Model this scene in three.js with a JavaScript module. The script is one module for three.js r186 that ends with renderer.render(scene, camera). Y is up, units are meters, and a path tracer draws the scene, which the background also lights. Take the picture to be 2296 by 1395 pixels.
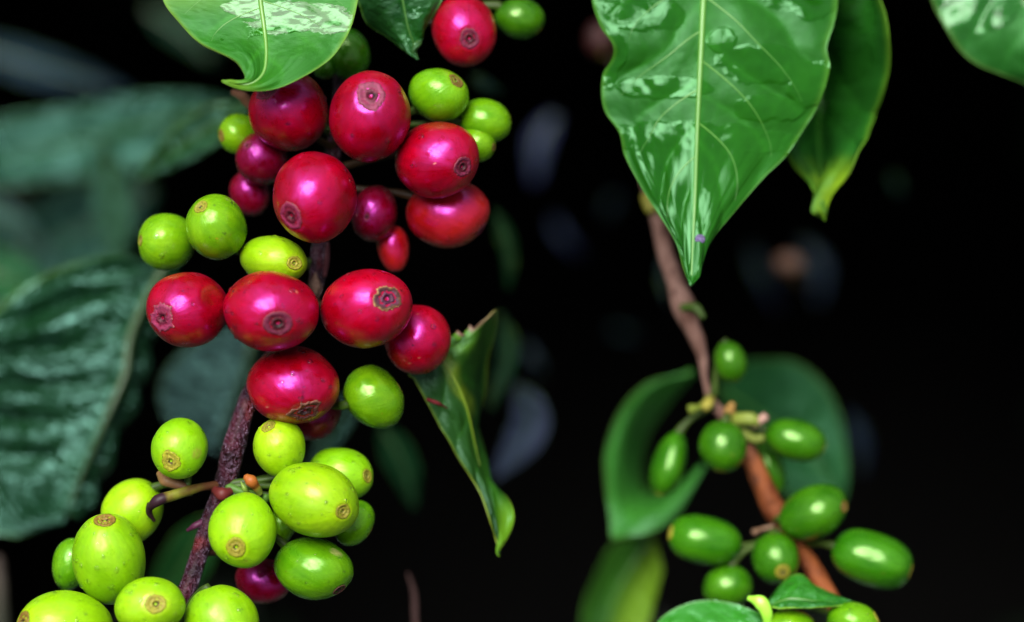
import * as THREE from 'three';
import { mergeGeometries } from 'three/addons/utils/BufferGeometryUtils.js';

// ------------------------------------------------------------------ camera, sky, sun, exposure
const scene = new THREE.Scene();
const PITCH = THREE.MathUtils.degToRad(52);        // the photographer looks down into the bush
const DIST = 500, PXMM = 12.685;                   // millimetres to the plane in focus; photo pixels per millimetre there
const XR = new THREE.Vector3(1, 0, 0);
const UPV = new THREE.Vector3(0, Math.cos(PITCH), -Math.sin(PITCH));
const BACK = new THREE.Vector3(0, Math.sin(PITCH), Math.cos(PITCH));
const FOCUS = new THREE.Vector3(0, 1.0, 0);        // the cluster hangs a metre above the soil
const camera = new THREE.PerspectiveCamera(THREE.MathUtils.radToDeg(2 * Math.atan(1395 / 2 / PXMM / DIST)), 2296 / 1395, 0.02, 400);
camera.position.copy(FOCUS).addScaledVector(BACK, DIST / 1000);
camera.up.set(0, 1, 0);
camera.lookAt(FOCUS);
camera.focus = (DIST - 5) / 1000;
camera.userData.fStop = 4.8;

{ // overcast sky: brighter overhead than at the horizon, faint cloud structure
  const W = 256, H = 128, data = new Float32Array(W * H * 4);
  for (let j = 0; j < H; j++) {
    const el = ((j + 0.5) / H - 0.5) * Math.PI, s = Math.max(0, Math.sin(el));
    for (let i = 0; i < W; i++) {
      const az = ((i + 0.5) / W) * Math.PI * 2;
      const x = Math.cos(az) * Math.cos(el), z = Math.sin(az) * Math.cos(el), k = 1 / (s + 0.35);
      const cloud = 1 + 0.16 * (Math.sin(x * k * 3.1 + 1.3) * Math.cos(z * k * 2.7 - 0.4) + 0.6 * Math.sin(x * k * 6.3 - z * k * 5.1));
      const l = el < 0 ? 0.04 : (0.25 + 0.75 * s) * cloud * 0.2;
      data.set([l * 0.93, l * 0.98, l * 1.12, 1], (j * W + i) * 4);
    }
  }
  const sky = new THREE.DataTexture(data, W, H, THREE.RGBAFormat, THREE.FloatType);
  sky.mapping = THREE.EquirectangularReflectionMapping;
  sky.magFilter = THREE.LinearFilter;
  sky.needsUpdate = true;
  scene.background = sky;
  scene.environment = sky;
}
const sun = new THREE.DirectionalLight(new THREE.Color(1, 0.97, 0.94), 2.8);
sun.position.set(-0.4, 3.1, 0.26);
sun.target.position.set(0, 1, 0);
sun.shadow.radius = 82;
sun.castShadow = true;
sun.shadow.mapSize.set(2048, 2048);
Object.assign(sun.shadow.camera, { left: -0.6, right: 0.6, top: 0.6, bottom: -0.6, near: 0.5, far: 5 });
scene.add(sun, sun.target);

const renderer = new THREE.WebGLRenderer({ antialias: true });
renderer.toneMapping = THREE.LinearToneMapping;
renderer.toneMappingExposure = 5.2;
renderer.shadowMap.enabled = true;

// ------------------------------------------------------------------ helpers
let seed = 7;
const rnd = () => { seed = (seed * 1664525 + 1013904223) >>> 0; return seed / 4294967296; };
const rr = (a, b) => a + (b - a) * rnd();
const clamp = (x, a = 0, b = 1) => Math.min(b, Math.max(a, x));
const smooth = (a, b, x) => { const t = clamp((x - a) / (b - a)); return t * t * (3 - 2 * t); };
const mix = (a, b, t) => a + (b - a) * t;
const mix3 = (a, b, t) => [mix(a[0], b[0], t), mix(a[1], b[1], t), mix(a[2], b[2], t)];
const h3 = (x, y, z) => { let h = (Math.imul(x, 374761393) + Math.imul(y, 668265263) + Math.imul(z, 2147483647 ^ 0x5bd1e995)) | 0; h = Math.imul(h ^ (h >>> 13), 1274126177); h ^= h >>> 16; return (h >>> 0) / 4294967296; };
function noise(x, y, z = 0) {
  const a = Math.floor(x), b = Math.floor(y), c = Math.floor(z), f = (t) => t * t * (3 - 2 * t), u = f(x - a), v = f(y - b), w = f(z - c);
  const l = (i, j) => mix(h3(a, b + i, c + j), h3(a + 1, b + i, c + j), u);
  return mix(mix(l(0, 0), l(1, 0), v), mix(l(0, 1), l(1, 1), v), w) * 2 - 1;
}
const fbm = (x, y, z = 0, o = 4) => { let s = 0, a = 0.5; for (let i = 0; i < o; i++, a *= 0.5) { s += a * noise(x, y, z); x = x * 2.03 + 17.1; y = y * 2.03 + 5.3; z = z * 2.03 + 9.7; } return s; };

// a place in the bush: across / up / towards the viewer, in millimetres from the point in focus
const V = (x, y, z) => new THREE.Vector3(x, y, z);
const at = (px, py, z = 0) => V(((px - 1148) / PXMM) * ((DIST - z) / DIST), (-(py - 697.5) / PXMM) * ((DIST - z) / DIST), z);
const TURN = new THREE.Quaternion().setFromRotationMatrix(new THREE.Matrix4().makeBasis(XR, UPV, BACK));
const toWorld = (v) => FOCUS.clone().addScaledVector(XR, v.x / 1000).addScaledVector(UPV, v.y / 1000).addScaledVector(BACK, v.z / 1000);

const used = {};
const numbered = (n) => { const k = (used[n] = (used[n] ?? -1) + 1); return k ? `${n}_${String(k).padStart(3, '0')}` : n; };
function thing(name, label, category, origin, group) {
  const g = new THREE.Group();
  g.name = numbered(name);
  g.position.copy(toWorld(origin));
  g.quaternion.copy(TURN);
  g.userData = { label, category };
  if (group) g.userData.group = group;
  g.origin = origin.clone();
  scene.add(g);
  return g;
}
function part(name, geo, material, parent, root, extra) {
  const o = root ?? parent.origin;
  geo.translate(-o.x, -o.y, -o.z).scale(0.001, 0.001, 0.001);
  const m = new THREE.Mesh(geo, material);
  m.name = name;
  m.castShadow = m.receiveShadow = true;
  if (extra) Object.assign(m.userData, extra);
  parent.add(m);
  return m;
}
function indexed(pos, idx, col, uv) {
  const g = new THREE.BufferGeometry();
  g.setAttribute('position', new THREE.Float32BufferAttribute(pos, 3));
  if (col) g.setAttribute('color', new THREE.Float32BufferAttribute(col, 3));
  if (uv) g.setAttribute('uv', new THREE.Float32BufferAttribute(uv, 2));
  g.setIndex(idx);
  g.computeVertexNormals();
  return g;
}
function weldNormals(g, pairs) {
  const n = g.attributes.normal, a = new THREE.Vector3(), b = new THREE.Vector3();
  for (const list of pairs) {
    a.set(0, 0, 0);
    for (const i of list) a.add(b.fromBufferAttribute(n, i));
    a.normalize();
    for (const i of list) n.setXYZ(i, a.x, a.y, a.z);
  }
}
function dataTexture(w, h, f, repeat = true) {
  const d = new Uint8Array(w * h * 4);
  for (let j = 0; j < h; j++) for (let i = 0; i < w; i++) {
    const v = f((i + 0.5) / w, (j + 0.5) / h), o = (j * w + i) * 4;
    const c = Array.isArray(v) ? v : [v, v, v];
    for (let k = 0; k < 3; k++) d[o + k] = clamp(c[k]) * 255;
    d[o + 3] = 255;
  }
  const t = new THREE.DataTexture(d, w, h);
  t.magFilter = THREE.LinearFilter;
  t.minFilter = THREE.LinearFilter;
  if (repeat) t.wrapS = t.wrapT = THREE.RepeatWrapping;
  t.needsUpdate = true;
  return t;
}
// noise that repeats without a seam over the unit square
const tiled = (u, v, f, o = 3, s = 0) => { let sum = 0, a = 0.5; for (let k = 0; k < o; k++, a *= 0.5, f *= 2) { const x = u * f, y = v * f, i = Math.floor(x), j = Math.floor(y), q = (t) => t * t * (3 - 2 * t), p = (m, n) => h3(((m % f) + f) % f, ((n % f) + f) % f, s + k); const U = q(x - i), W = q(y - j); sum += a * (mix(mix(p(i, j), p(i + 1, j), U), mix(p(i, j + 1), p(i + 1, j + 1), U), W) * 2 - 1); } return sum; };

// ------------------------------------------------------------------ materials
const skinBump = dataTexture(256, 256, (u, v) => 0.5 + 0.55 * tiled(u, v, 8, 4, 3));
const streakBump = dataTexture(512, 512, (u, v) => {   // faint ribs along the fruit, pores and dimples across them
  const f = (fx, fy, s) => { const x = u * fx, y = v * fy, i = Math.floor(x), j = Math.floor(y), q = (t) => t * t * (3 - 2 * t), p = (m, n) => h3(m % fx, n % fy, s), U = q(x - i), W = q(y - j); return mix(mix(p(i, j), p(i + 1, j), U), mix(p(i, j + 1), p(i + 1, j + 1), U), W) * 2 - 1; };
  return 0.5 + 0.2 * f(10, 3, 1) + 0.12 * f(28, 3, 2) + 0.06 * f(64, 5, 3) + 0.14 * f(7, 9, 4) + 0.04 * f(60, 60, 5);
});
const skinRough = dataTexture(256, 256, (u, v) => 0.72 + 0.7 * tiled(u, v, 5, 4, 11));
const leafRough = dataTexture(512, 512, (u, v) => 0.05 + 0.42 * smooth(-0.06, 0.05, tiled(u, v, 4, 5, 21)) + 0.12 * tiled(u, v, 32, 2, 5));
const leafBump = dataTexture(512, 512, (u, v) => 0.5 + 0.42 * tiled(u, v, 6, 3, 31) + 0.08 * tiled(u, v, 48, 2, 41));
const barkBump = dataTexture(512, 512, (u, v) => 0.5 + 0.5 * tiled(u, v, 16, 4, 51) + 0.25 * tiled(u, v * 0.5, 64, 2, 52));
const barkRough = dataTexture(256, 256, (u, v) => 0.24 + 0.4 * tiled(u, v, 16, 3, 61));

const phys = (o) => new THREE.MeshPhysicalMaterial({ vertexColors: true, ...o });
const M = {
  ripe: phys({ ior: 1.7, roughness: 0.46, roughnessMap: skinRough, bumpMap: streakBump, bumpScale: 0.00006, clearcoat: 0.1, clearcoatRoughness: 0.08, specularColor: new THREE.Color(1, 0.12, 0.95), specularIntensity: 1 }),
  green: phys({ roughness: 0.34, roughnessMap: skinRough, bumpMap: streakBump, bumpScale: 0.00006, clearcoat: 0.07, clearcoatRoughness: 0.1, specularColor: new THREE.Color(0.6, 1, 0.35) }),
  lime: phys({ roughness: 0.6, roughnessMap: skinRough, bumpMap: streakBump, bumpScale: 0.00005, clearcoat: 0.07, clearcoatRoughness: 0.2, specularColor: new THREE.Color(1, 1, 0.45) }),
  navel: phys({ roughness: 0.6, specularIntensity: 0.5, bumpMap: skinBump, bumpScale: 0.00006 }),
  stalk: phys({ roughness: 0.5, specularIntensity: 0.4 }),
  bark: phys({ roughness: 1, roughnessMap: barkRough, bumpMap: barkBump, bumpScale: 0.0013, clearcoat: 0.06, clearcoatRoughness: 0.3, specularIntensity: 1, specularColor: new THREE.Color(0.8, 0.7, 1) }),
  twig: phys({ roughness: 0.62, specularIntensity: 0.25, bumpMap: barkBump, bumpScale: 0.0003 }),
  leaf: phys({ specularColor: new THREE.Color(0.5, 0.95, 0.65), specularIntensity: 0.8, roughness: 1, roughnessMap: leafRough, bumpMap: leafBump, bumpScale: 0.0007 }),
  dull: phys({ specularColor: new THREE.Color(0.5, 0.9, 0.65), specularIntensity: 0.7, roughness: 0.45, bumpMap: leafBump, bumpScale: 0.0006 }),
  gloss: phys({ ior: 1.8, specularColor: new THREE.Color(0.36, 0.85, 0.75), specularIntensity: 1, roughness: 0.7, roughnessMap: leafRough, bumpMap: leafBump, bumpScale: 0.006 }),
  shade: phys({ specularColor: new THREE.Color(0.3, 0.9, 0.5), specularIntensity: 0.25, roughness: 0.5, bumpMap: leafBump, bumpScale: 0.002 }),
  glint: phys({ specularColor: new THREE.Color(0.25, 0.42, 1), specularIntensity: 0.45, roughness: 0.4, bumpMap: leafBump, bumpScale: 0.003 }),
  vein: phys({ roughness: 0.4 }),
  water: new THREE.MeshPhysicalMaterial({ color: 0xffffff, roughness: 0, transmission: 1, thickness: 0.001, ior: 1.33 }),
  dew: new THREE.MeshPhysicalMaterial({ color: 0xffffff, roughness: 0, transmission: 1, thickness: 0.001, ior: 1.18, clearcoat: 0.5, clearcoatRoughness: 0 }),
  soil: phys({ roughness: 1, specularIntensity: 0.3 }),
};

// ------------------------------------------------------------------ the setting
{
  const g = new THREE.PlaneGeometry(300, 300, 220, 220).rotateX(-Math.PI / 2), p = g.attributes.position, c = [];
  for (let i = 0; i < p.count; i++) {
    let x = p.getX(i), z = p.getZ(i);
    const r = Math.max(Math.abs(x), Math.abs(z)) / 150, k = r > 0 ? r * r * r * 0.985 + 0.015 * r : 1;  // finer near the bush
    x *= r > 0 ? k / r : 1; z *= r > 0 ? k / r : 1;
    p.setXYZ(i, x, 0.05 * fbm(x * 2.1, z * 2.1, 3) + 0.012 * fbm(x * 30, z * 30, 8), z);
    const t = 0.5 + fbm(x * 12, z * 12, 1);
    c.push(...mix3([0.0008, 0.0008, 0.0007], [0.0022, 0.002, 0.0017], t));
  }
  g.setAttribute('color', new THREE.Float32BufferAttribute(c, 3));
  g.computeVertexNormals();
  const m = new THREE.Mesh(g, M.soil);
  m.name = 'ground';
  m.receiveShadow = true;
  m.userData = { kind: 'structure', label: 'dark damp soil in the shade under the coffee bush', category: 'soil' };
  scene.add(m);
}
{ // the rest of the bush: leaves too many to count, round the gap that the view goes through and above the viewer's far side
  const nu = 10, nv = 4, pos = [], idx = [], uv = [];
  for (let i = 0; i <= nu; i++) for (let j = 0; j <= nv; j++) {
    const t = i / nu, s = (j / nv) * 2 - 1, w = 22 * Math.pow(Math.sin(Math.PI * Math.pow(t, 0.85)), 0.9) * (1 - 0.25 * t) + 0.4;
    pos.push(s * w, (t - 0.5) * 115, Math.abs(s) * w * 0.28 - 18 * (t - 0.4) * (t - 0.4) + 1.6 * Math.sin(t * 24 - Math.abs(s) * 2) * Math.abs(s));
    uv.push(s * 0.5 + 0.5, t);
    if (i < nu && j < nv) { const a = i * (nv + 1) + j; idx.push(a, a + 1, a + nv + 1, a + 1, a + nv + 2, a + nv + 1); }
  }
  const g = indexed(pos, idx, null, uv).scale(0.001, 0.001, 0.001);
  const mats = [], cols = [], q = new THREE.Quaternion(), e = new THREE.Euler(), col = new THREE.Color();
  let tries = 0;
  const rel = new THREE.Vector3();
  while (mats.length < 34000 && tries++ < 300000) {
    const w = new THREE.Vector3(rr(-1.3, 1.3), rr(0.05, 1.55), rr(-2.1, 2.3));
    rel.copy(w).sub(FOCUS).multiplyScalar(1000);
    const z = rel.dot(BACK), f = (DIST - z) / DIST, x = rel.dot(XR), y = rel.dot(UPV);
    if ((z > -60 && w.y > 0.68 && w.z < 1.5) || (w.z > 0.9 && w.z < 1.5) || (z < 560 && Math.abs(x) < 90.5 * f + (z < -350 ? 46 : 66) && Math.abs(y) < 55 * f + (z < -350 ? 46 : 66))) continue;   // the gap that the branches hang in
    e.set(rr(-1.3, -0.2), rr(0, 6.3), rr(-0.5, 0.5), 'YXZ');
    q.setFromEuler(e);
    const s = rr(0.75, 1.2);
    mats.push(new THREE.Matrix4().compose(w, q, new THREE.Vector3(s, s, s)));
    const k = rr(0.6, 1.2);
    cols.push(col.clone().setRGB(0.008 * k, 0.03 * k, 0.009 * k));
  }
  for (let i = 0; i < 60; i++) { // twigs of the same bush reach over the cluster, behind the viewer's line of sight
    const d = sun.position.clone().sub(sun.target.position).normalize(), side = new THREE.Vector3(1, 0, 0), up2 = new THREE.Vector3().crossVectors(d, side).normalize();
    const r = 0.8 * Math.sqrt(rnd()), a = rr(0, 6.283), l = rr(0.3, 0.6);
    d.addScaledVector(side, r * Math.cos(a)).addScaledVector(up2, r * Math.sin(a)).normalize();
    const w = FOCUS.clone().addScaledVector(d, l);
    rel.copy(w).sub(FOCUS).multiplyScalar(1000);
    const f = (DIST - rel.dot(BACK)) / DIST;
    if (Math.abs(rel.dot(XR)) < 90.5 * f + 70 && Math.abs(rel.dot(UPV)) < 55 * f + 70) continue;
    e.set(rr(-1.0, -0.1), rr(0, 6.3), rr(-0.5, 0.5), 'YXZ');
    q.setFromEuler(e);
    const s = rr(0.8, 1.15);
    mats.push(new THREE.Matrix4().compose(w, q, new THREE.Vector3(s, s, s)));
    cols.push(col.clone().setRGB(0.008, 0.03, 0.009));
  }
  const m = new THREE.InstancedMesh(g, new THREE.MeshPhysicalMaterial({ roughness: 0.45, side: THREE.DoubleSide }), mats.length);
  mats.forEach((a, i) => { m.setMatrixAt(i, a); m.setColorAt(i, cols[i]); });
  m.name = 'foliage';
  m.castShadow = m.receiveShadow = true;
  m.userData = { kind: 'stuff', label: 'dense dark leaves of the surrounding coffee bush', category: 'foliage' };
  scene.add(m);
}

// ------------------------------------------------------------------ tubes: branches, stalks, veins
function tube(pts, radii, nl, nr, color, o = {}) {
  const curve = new THREE.CatmullRomCurve3(pts, false, 'centripetal'), pos = [], col = [], uv = [], idx = [], weld = [];
  const fr = curve.computeFrenetFrames(nl, false), len = curve.getLength(), rad = (t) => { const x = t * (radii.length - 1), i = Math.min(radii.length - 2, Math.floor(x)); return mix(radii[i], radii[i + 1], smooth(0, 1, x - i)); };
  const flat = o.flat ?? 1;
  for (let i = 0; i <= nl; i++) {
    const t = i / nl, p = curve.getPointAt(t), r0 = rad(curve.getUtoTmapping(t));
    for (let j = 0; j <= nr; j++) {
      const a = (j / nr) * Math.PI * 2, ca = Math.cos(a), sa = Math.sin(a);
      const d = V(0, 0, 0).addScaledVector(fr.normals[i], ca).addScaledVector(fr.binormals[i], sa);
      const r = r0 * (1 + (o.rough ?? 0) * fbm(d.x * 1.4 + 3, d.y * 1.4 + t * len * 0.35, d.z * 1.4 + (o.seed ?? 0), 3));
      const q = p.clone().addScaledVector(d, r);
      if (flat !== 1) q.z = p.z + (q.z - p.z) * flat;
      pos.push(q.x, q.y, q.z);
      col.push(...(typeof color === 'function' ? color(t, a, q) : color));
      uv.push((j / nr) * Math.max(1, Math.round((r0 * 6.3) / 12)), (t * len) / 12);
      if (i < nl && j < nr) { const k = i * (nr + 1) + j; idx.push(k, k + 1, k + nr + 1, k + 1, k + nr + 2, k + nr + 1); }
    }
    weld.push([i * (nr + 1), i * (nr + 1) + nr]);
  }
  for (const [row, flip] of [[0, 0], [nl, 1]]) { // caps
    const k = pos.length / 3, p = curve.getPointAt(row / nl), tan = curve.getTangentAt(row / nl).multiplyScalar((flip ? 1 : -1) * rad(row / nl) * 0.5);
    pos.push(p.x + tan.x, p.y + tan.y, p.z + tan.z);
    col.push(col[row * (nr + 1) * 3], col[row * (nr + 1) * 3 + 1], col[row * (nr + 1) * 3 + 2]);
    uv.push(0.5, (row / nl) * len / 12);
    for (let j = 0; j < nr; j++) { const a = row * (nr + 1) + j; flip ? idx.push(a, a + 1, k) : idx.push(a + 1, a, k); }
  }
  const g = indexed(pos, idx, col, uv);
  weldNormals(g, weld);
  return g;
}

// ------------------------------------------------------------------ cherries
const KINDS = {
  ripe: { a: [0.235, 0.0002, 0.006], b: [0.125, 0.0001, 0.0012], m: 'ripe', stalk: [0.03, 0.015, 0.005] },
  coral: { a: [0.25, 0.008, 0.006], b: [0.15, 0.0003, 0.001], m: 'ripe', stalk: [0.03, 0.015, 0.005] },
  husk: { a: [0.02, 0.0022, 0.0012], b: [0.01, 0.001, 0.0008], m: 'navel', stalk: [0.02, 0.01, 0.004] },
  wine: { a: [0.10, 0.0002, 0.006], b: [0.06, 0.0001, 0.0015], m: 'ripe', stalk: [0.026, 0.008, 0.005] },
  lime: { a: [0.175, 0.35, 0.002], b: [0.11, 0.27, 0.0012], m: 'lime', stalk: [0.03, 0.06, 0.006] },
  green: { a: [0.088, 0.21, 0.0022], b: [0.04, 0.14, 0.0014], m: 'green', stalk: [0.03, 0.06, 0.006] },
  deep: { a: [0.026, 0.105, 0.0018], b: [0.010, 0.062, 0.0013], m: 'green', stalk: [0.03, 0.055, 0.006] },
  tan: { a: [0.06, 0.034, 0.02], b: [0.04, 0.018, 0.011], m: 'navel', stalk: [0.03, 0.02, 0.01] },
};
const NAVELS = { // colours from the outer rim inwards, and the rim
  plum: { rings: [[0.10, 0.007, 0.022], [0.12, 0.010, 0.034], [0.07, 0.002, 0.012], [0.04, 0.001, 0.006], [0.008, 0.0003, 0.001]], rim: [0.12, 0.02, 0.03], h: 1 },
  rose: { rings: [[0.13, 0.013, 0.034], [0.13, 0.014, 0.042], [0.11, 0.008, 0.03], [0.06, 0.002, 0.012], [0.01, 0.0004, 0.002]], rim: [0.14, 0.04, 0.045], h: 1 },
  crust: { rings: [[0.16, 0.08, 0.025], [0.05, 0.015, 0.015], [0.08, 0.015, 0.04], [0.045, 0.006, 0.025], [0.01, 0.0015, 0.005]], rim: [0.22, 0.121, 0.0495], h: 1.5 },
  burnt: { rings: [[0.08, 0.025, 0.015], [0.045, 0.01, 0.01], [0.03, 0.006, 0.0075], [0.02, 0.004, 0.006], [0.005, 0.001, 0.002]], rim: [0.099, 0.044, 0.0275], h: 1.6 },
  straw: { rings: [[0.17, 0.17, 0.01], [0.15, 0.145, 0.01], [0.13, 0.11, 0.01], [0.165, 0.15, 0.015], [0.025, 0.015, 0.0025]], rim: [0.0935, 0.066, 0.0066], h: 1 },
  brown: { rings: [[0.12, 0.08, 0.01], [0.11, 0.07, 0.01], [0.09, 0.05, 0.0075], [0.11, 0.07, 0.01], [0.015, 0.0075, 0.002]], rim: [0.066, 0.033, 0.0066], h: 1.1 },
};
function sqrt2(m) { // square root of a symmetric 2x2 matrix [a, b, c]
  const [a, b, c] = m, s = Math.sqrt(Math.max(1e-12, a * c - b * b)), t = Math.sqrt(a + c + 2 * s);
  return [(a + s) / t, b / t, (c + s) / t];
}
const inv2 = ([a, b, c]) => { const d = a * c - b * b; return [c / d, -b / d, a / d]; };
const mul3 = (A, B, C) => { // A B C of symmetric 2x2 matrices, whose product is symmetric here
  const f = ([a, b, c]) => [[a, b], [b, c]], m = (P, Q) => [[P[0][0] * Q[0][0] + P[0][1] * Q[1][0], P[0][0] * Q[0][1] + P[0][1] * Q[1][1]], [P[1][0] * Q[0][0] + P[1][1] * Q[1][0], P[1][0] * Q[0][1] + P[1][1] * Q[1][1]]];
  const r = m(m(f(A), f(B)), f(C));
  return [r[0][0], (r[0][1] + r[1][0]) / 2, r[1][1]];
};
let cherryCount = 0;
function cherry(o) {
  const id = ++cherryCount * 13.7, k = KINDS[o.kind], warm = 0.86 + 0.3 * h3(cherryCount, 7, 1), depth = 0.86 + 0.26 * h3(cherryCount, 2, 9), s = (DIST - o.z) / DIST / PXMM, ctr = at(o.x, o.y, o.z);
  const rx = o.rx * s, ry = o.ry * s, rot = -THREE.MathUtils.degToRad(o.rot ?? 0), rs = Math.sqrt(rx * ry), q = o.long ?? 1.1;
  // the way the navel points
  let d;
  if (o.nav) {
    const dx = (o.nav[0] - o.x) * s, dy = -(o.nav[1] - o.y) * s, c = Math.cos(rot), n = Math.sin(rot);
    let e = Math.hypot((dx * c + dy * n) / rx, (-dx * n + dy * c) / ry), l = Math.hypot(dx, dy) || 1;
    e = Math.min(e, 0.985);
    d = V((dx / l) * e, (dy / l) * e, Math.sqrt(1 - e * e));
  } else d = V(...(o.axis ?? [0.3, -0.5, 0.4])).normalize();
  const R = new THREE.Matrix4().makeRotationFromQuaternion(new THREE.Quaternion().setFromUnitVectors(V(0, 1, 0), d)), b = rs * (o.fat ?? 1), a = b * q, e = R.elements;
  const col = (i) => [e[i * 4], e[i * 4 + 1]], sc = [b, a, b], S = [0, 0, 0];
  for (let i = 0; i < 3; i++) { const [x, y] = col(i).map((v) => v * sc[i]); S[0] += x * x; S[1] += x * y; S[2] += y * y; }
  const cr = Math.cos(rot), sr = Math.sin(rot), T = [rx * rx * cr * cr + ry * ry * sr * sr, (rx * rx - ry * ry) * cr * sr, rx * rx * sr * sr + ry * ry * cr * cr];
  const S5 = sqrt2(S), Si = inv2(S5), W = mul3(Si, sqrt2(mul3(S5, T, S5)), Si);
  const nr = (o.nr ?? 0.3) * (0.9 + 0.2 * h3(cherryCount, 3, 5)), n = o.blunt ?? 2.08, taper = o.taper ?? 0.03, lump = o.lump ?? 0.03;
  const P = (th, ph, lift = 0) => {
    const st = Math.sin(th), ct = Math.cos(th), u = V(st * Math.cos(ph), ct, st * Math.sin(ph));
    let r = Math.pow(Math.pow(Math.abs(st), n) + Math.pow(Math.abs(ct), n), -1 / n);
    r *= 1 + lump * noise(u.x * 1.3 + id, u.y * 1.3, u.z * 1.3) + 0.009 * noise(u.x * 3.2 + id, u.y * 2.6, u.z * 3.2) + 0.0022 * noise(ph * 7 + id, th * 1.2, id) * st * smooth(0, 0.6, Math.min(ph, 6.2832 - ph)) + 0.0014 * noise(u.x * 11 + id, u.y * 7, u.z * 11);
    if (o.dents) for (const [dx, dy, dz, w, h] of o.dents) { const dd = V(dx, dy, dz).normalize(), uu = u.clone().applyMatrix4(R); r -= h * smooth(w, 0, uu.angleTo(dd)); }
    r -= 0.03 * smooth(1.25, 0.2, th / nr) + 0.05 * smooth(0.5, 0, th / nr);
    r += 0.010 * smooth(1.0, 1.15, th / nr) * smooth(1.8, 1.15, th / nr);
    r -= 0.05 * smooth(0.35, 0, Math.PI - th);
    r += lift;
    const w = r * (1 + taper * ct), p = V(u.x * b * w, u.y * a * r, u.z * b * w).applyMatrix4(R);
    return V(p.x * W[0] + p.y * W[1], p.x * W[1] + p.y * W[2], p.z).add(ctr);
  };
  const big = o.rx * o.ry > 3000 && o.z > -25, nl = big ? 64 : 34, nm = big ? 100 : 48;
  // spots of the skin
  const spots = [];
  seed = Math.round(id * 977);
  for (let i = 0; i < (o.spots ?? (o.kind === 'lime' ? 1 : 5)); i++) { const z = rr(-1, 1), f = rr(0, 6.28), w = Math.sqrt(1 - z * z); spots.push([V(w * Math.cos(f), z, w * Math.sin(f)), rr(0.016, 0.04), rnd()]); }
  const pos = [], colr = [], uv = [], idx = [], weld = [], top = [], bot = [];
  const red = k.m === 'ripe', pale = o.kind === 'lime';
  for (let i = 0; i <= nl; i++) for (let j = 0; j <= nm; j++) {
    const th = (i / nl) * Math.PI, ph = (j / nm) * Math.PI * 2, p = P(th, ph);
    pos.push(p.x, p.y, p.z);
    const u = V(Math.sin(th) * Math.cos(ph), Math.cos(th), Math.sin(th) * Math.sin(ph));
    let t = clamp(0.5 + 0.75 * fbm(u.x * 1.6 + id, u.y * 1.6, u.z * 1.6, 3) + 0.2 * (Math.cos(th)) + 0.25 * noise(ph * 9 + id, th * 1.1, id) * Math.sin(th));
    let c = mix3(k.b, k.a, t);
    const ring = smooth(1.7, 1.05, th / nr);
    c = red ? mix3(c, [c[0] * 0.8, c[1] * 2 + 0.004, c[2] * 1.3], ring * 0.6) : mix3(c, [c[0] * 1.25, c[1] * 0.98, c[2]], ring * 0.7);
    const fine = 1 + 0.10 * noise(u.x * 22 + id, u.y * 22, u.z * 22) + 0.05 * noise(u.x * 50, u.y * 50, u.z * 50 + id);
    c = c.map((v) => v * fine);
    for (const [v, w, kind] of spots) { const dd = u.angleTo(v); if (dd < w) c = mix3(c, red ? (kind < 0.5 ? [0.09, 0.002, 0.01] : [0.5, 0.2, 0.12]) : (kind < 0.65 ? [0.20, 0.15, 0.01] : [0.06, 0.035, 0.006]), smooth(w, w * 0.3, dd) * 0.75); }
    if (o.scar) { const [sx, sy, sz, w, sc2] = o.scar, uu = u.clone().applyMatrix4(R), dd = uu.angleTo(V(sx, sy, sz).normalize()) + 0.08 * noise(u.x * 9, u.y * 9, u.z * 9); c = mix3(c, sc2, smooth(w, w * 0.5, dd) * (0.6 + 0.4 * noise(u.x * 30, u.y * 30, u.z * 30))); }
    colr.push(c[0] * depth * (red ? 1 : warm), c[1] * depth, c[2] * depth);
    uv.push((j / nm) * 4, (i / nl) * 2);
    if (i < nl && j < nm) { const v = i * (nm + 1) + j; idx.push(v, v + 1, v + nm + 1, v + 1, v + nm + 2, v + nm + 1); }
    if (i === 0) top.push(i * (nm + 1) + j); else if (i === nl) bot.push(i * (nm + 1) + j); else if (j === 0) weld.push([i * (nm + 1), i * (nm + 1) + nm]);
  }
  const g = indexed(pos, idx, colr, uv);
  weldNormals(g, [...weld, top, bot]);
  const green = !red;
  const t = thing(o.name ?? (red ? 'ripe_coffee_cherry' : 'unripe_coffee_cherry'), o.label, 'coffee cherry', P(Math.PI, 0), o.group);
  part('skin', g, M[k.m], t);
  // the navel: a scarred disc with a rim and a pit where the flower sat
  if (d.z > -0.35) {
    const st = NAVELS[o.navel ?? (green ? 'straw' : 'plum')], NR = 18, NS = big ? 48 : 24, np = [], nc = [], ni = [], ragged = o.ragged ?? rr(0.03, 0.08), tone = rr(0.65, 1.25);
    const fz = [2, 3, 5, 9, 14, 23].map((f, i) => [f, [0.9, 0.7, 0.6, 0.5, 0.4, 0.3][i] * rr(0.5, 1.2), rr(0, 6.28)]);
    const edge = (ph) => nr * (1 + ragged * fz.reduce((v, [f, k2, o2]) => v + k2 * Math.sin(f * ph + o2), 0) * 0.7);
    const prof = (r) => st.h * (0.010 * smooth(0.3, 0.0, Math.abs(r - 0.82)) - 0.012 * smooth(0.25, 0, Math.abs(r - 0.58)) + 0.012 * smooth(0.16, 0, Math.abs(r - 0.34)) - 0.055 * smooth(0.2, 0.03, r)) + 0.012 - 0.03 * smooth(0.94, 1, r);
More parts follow.
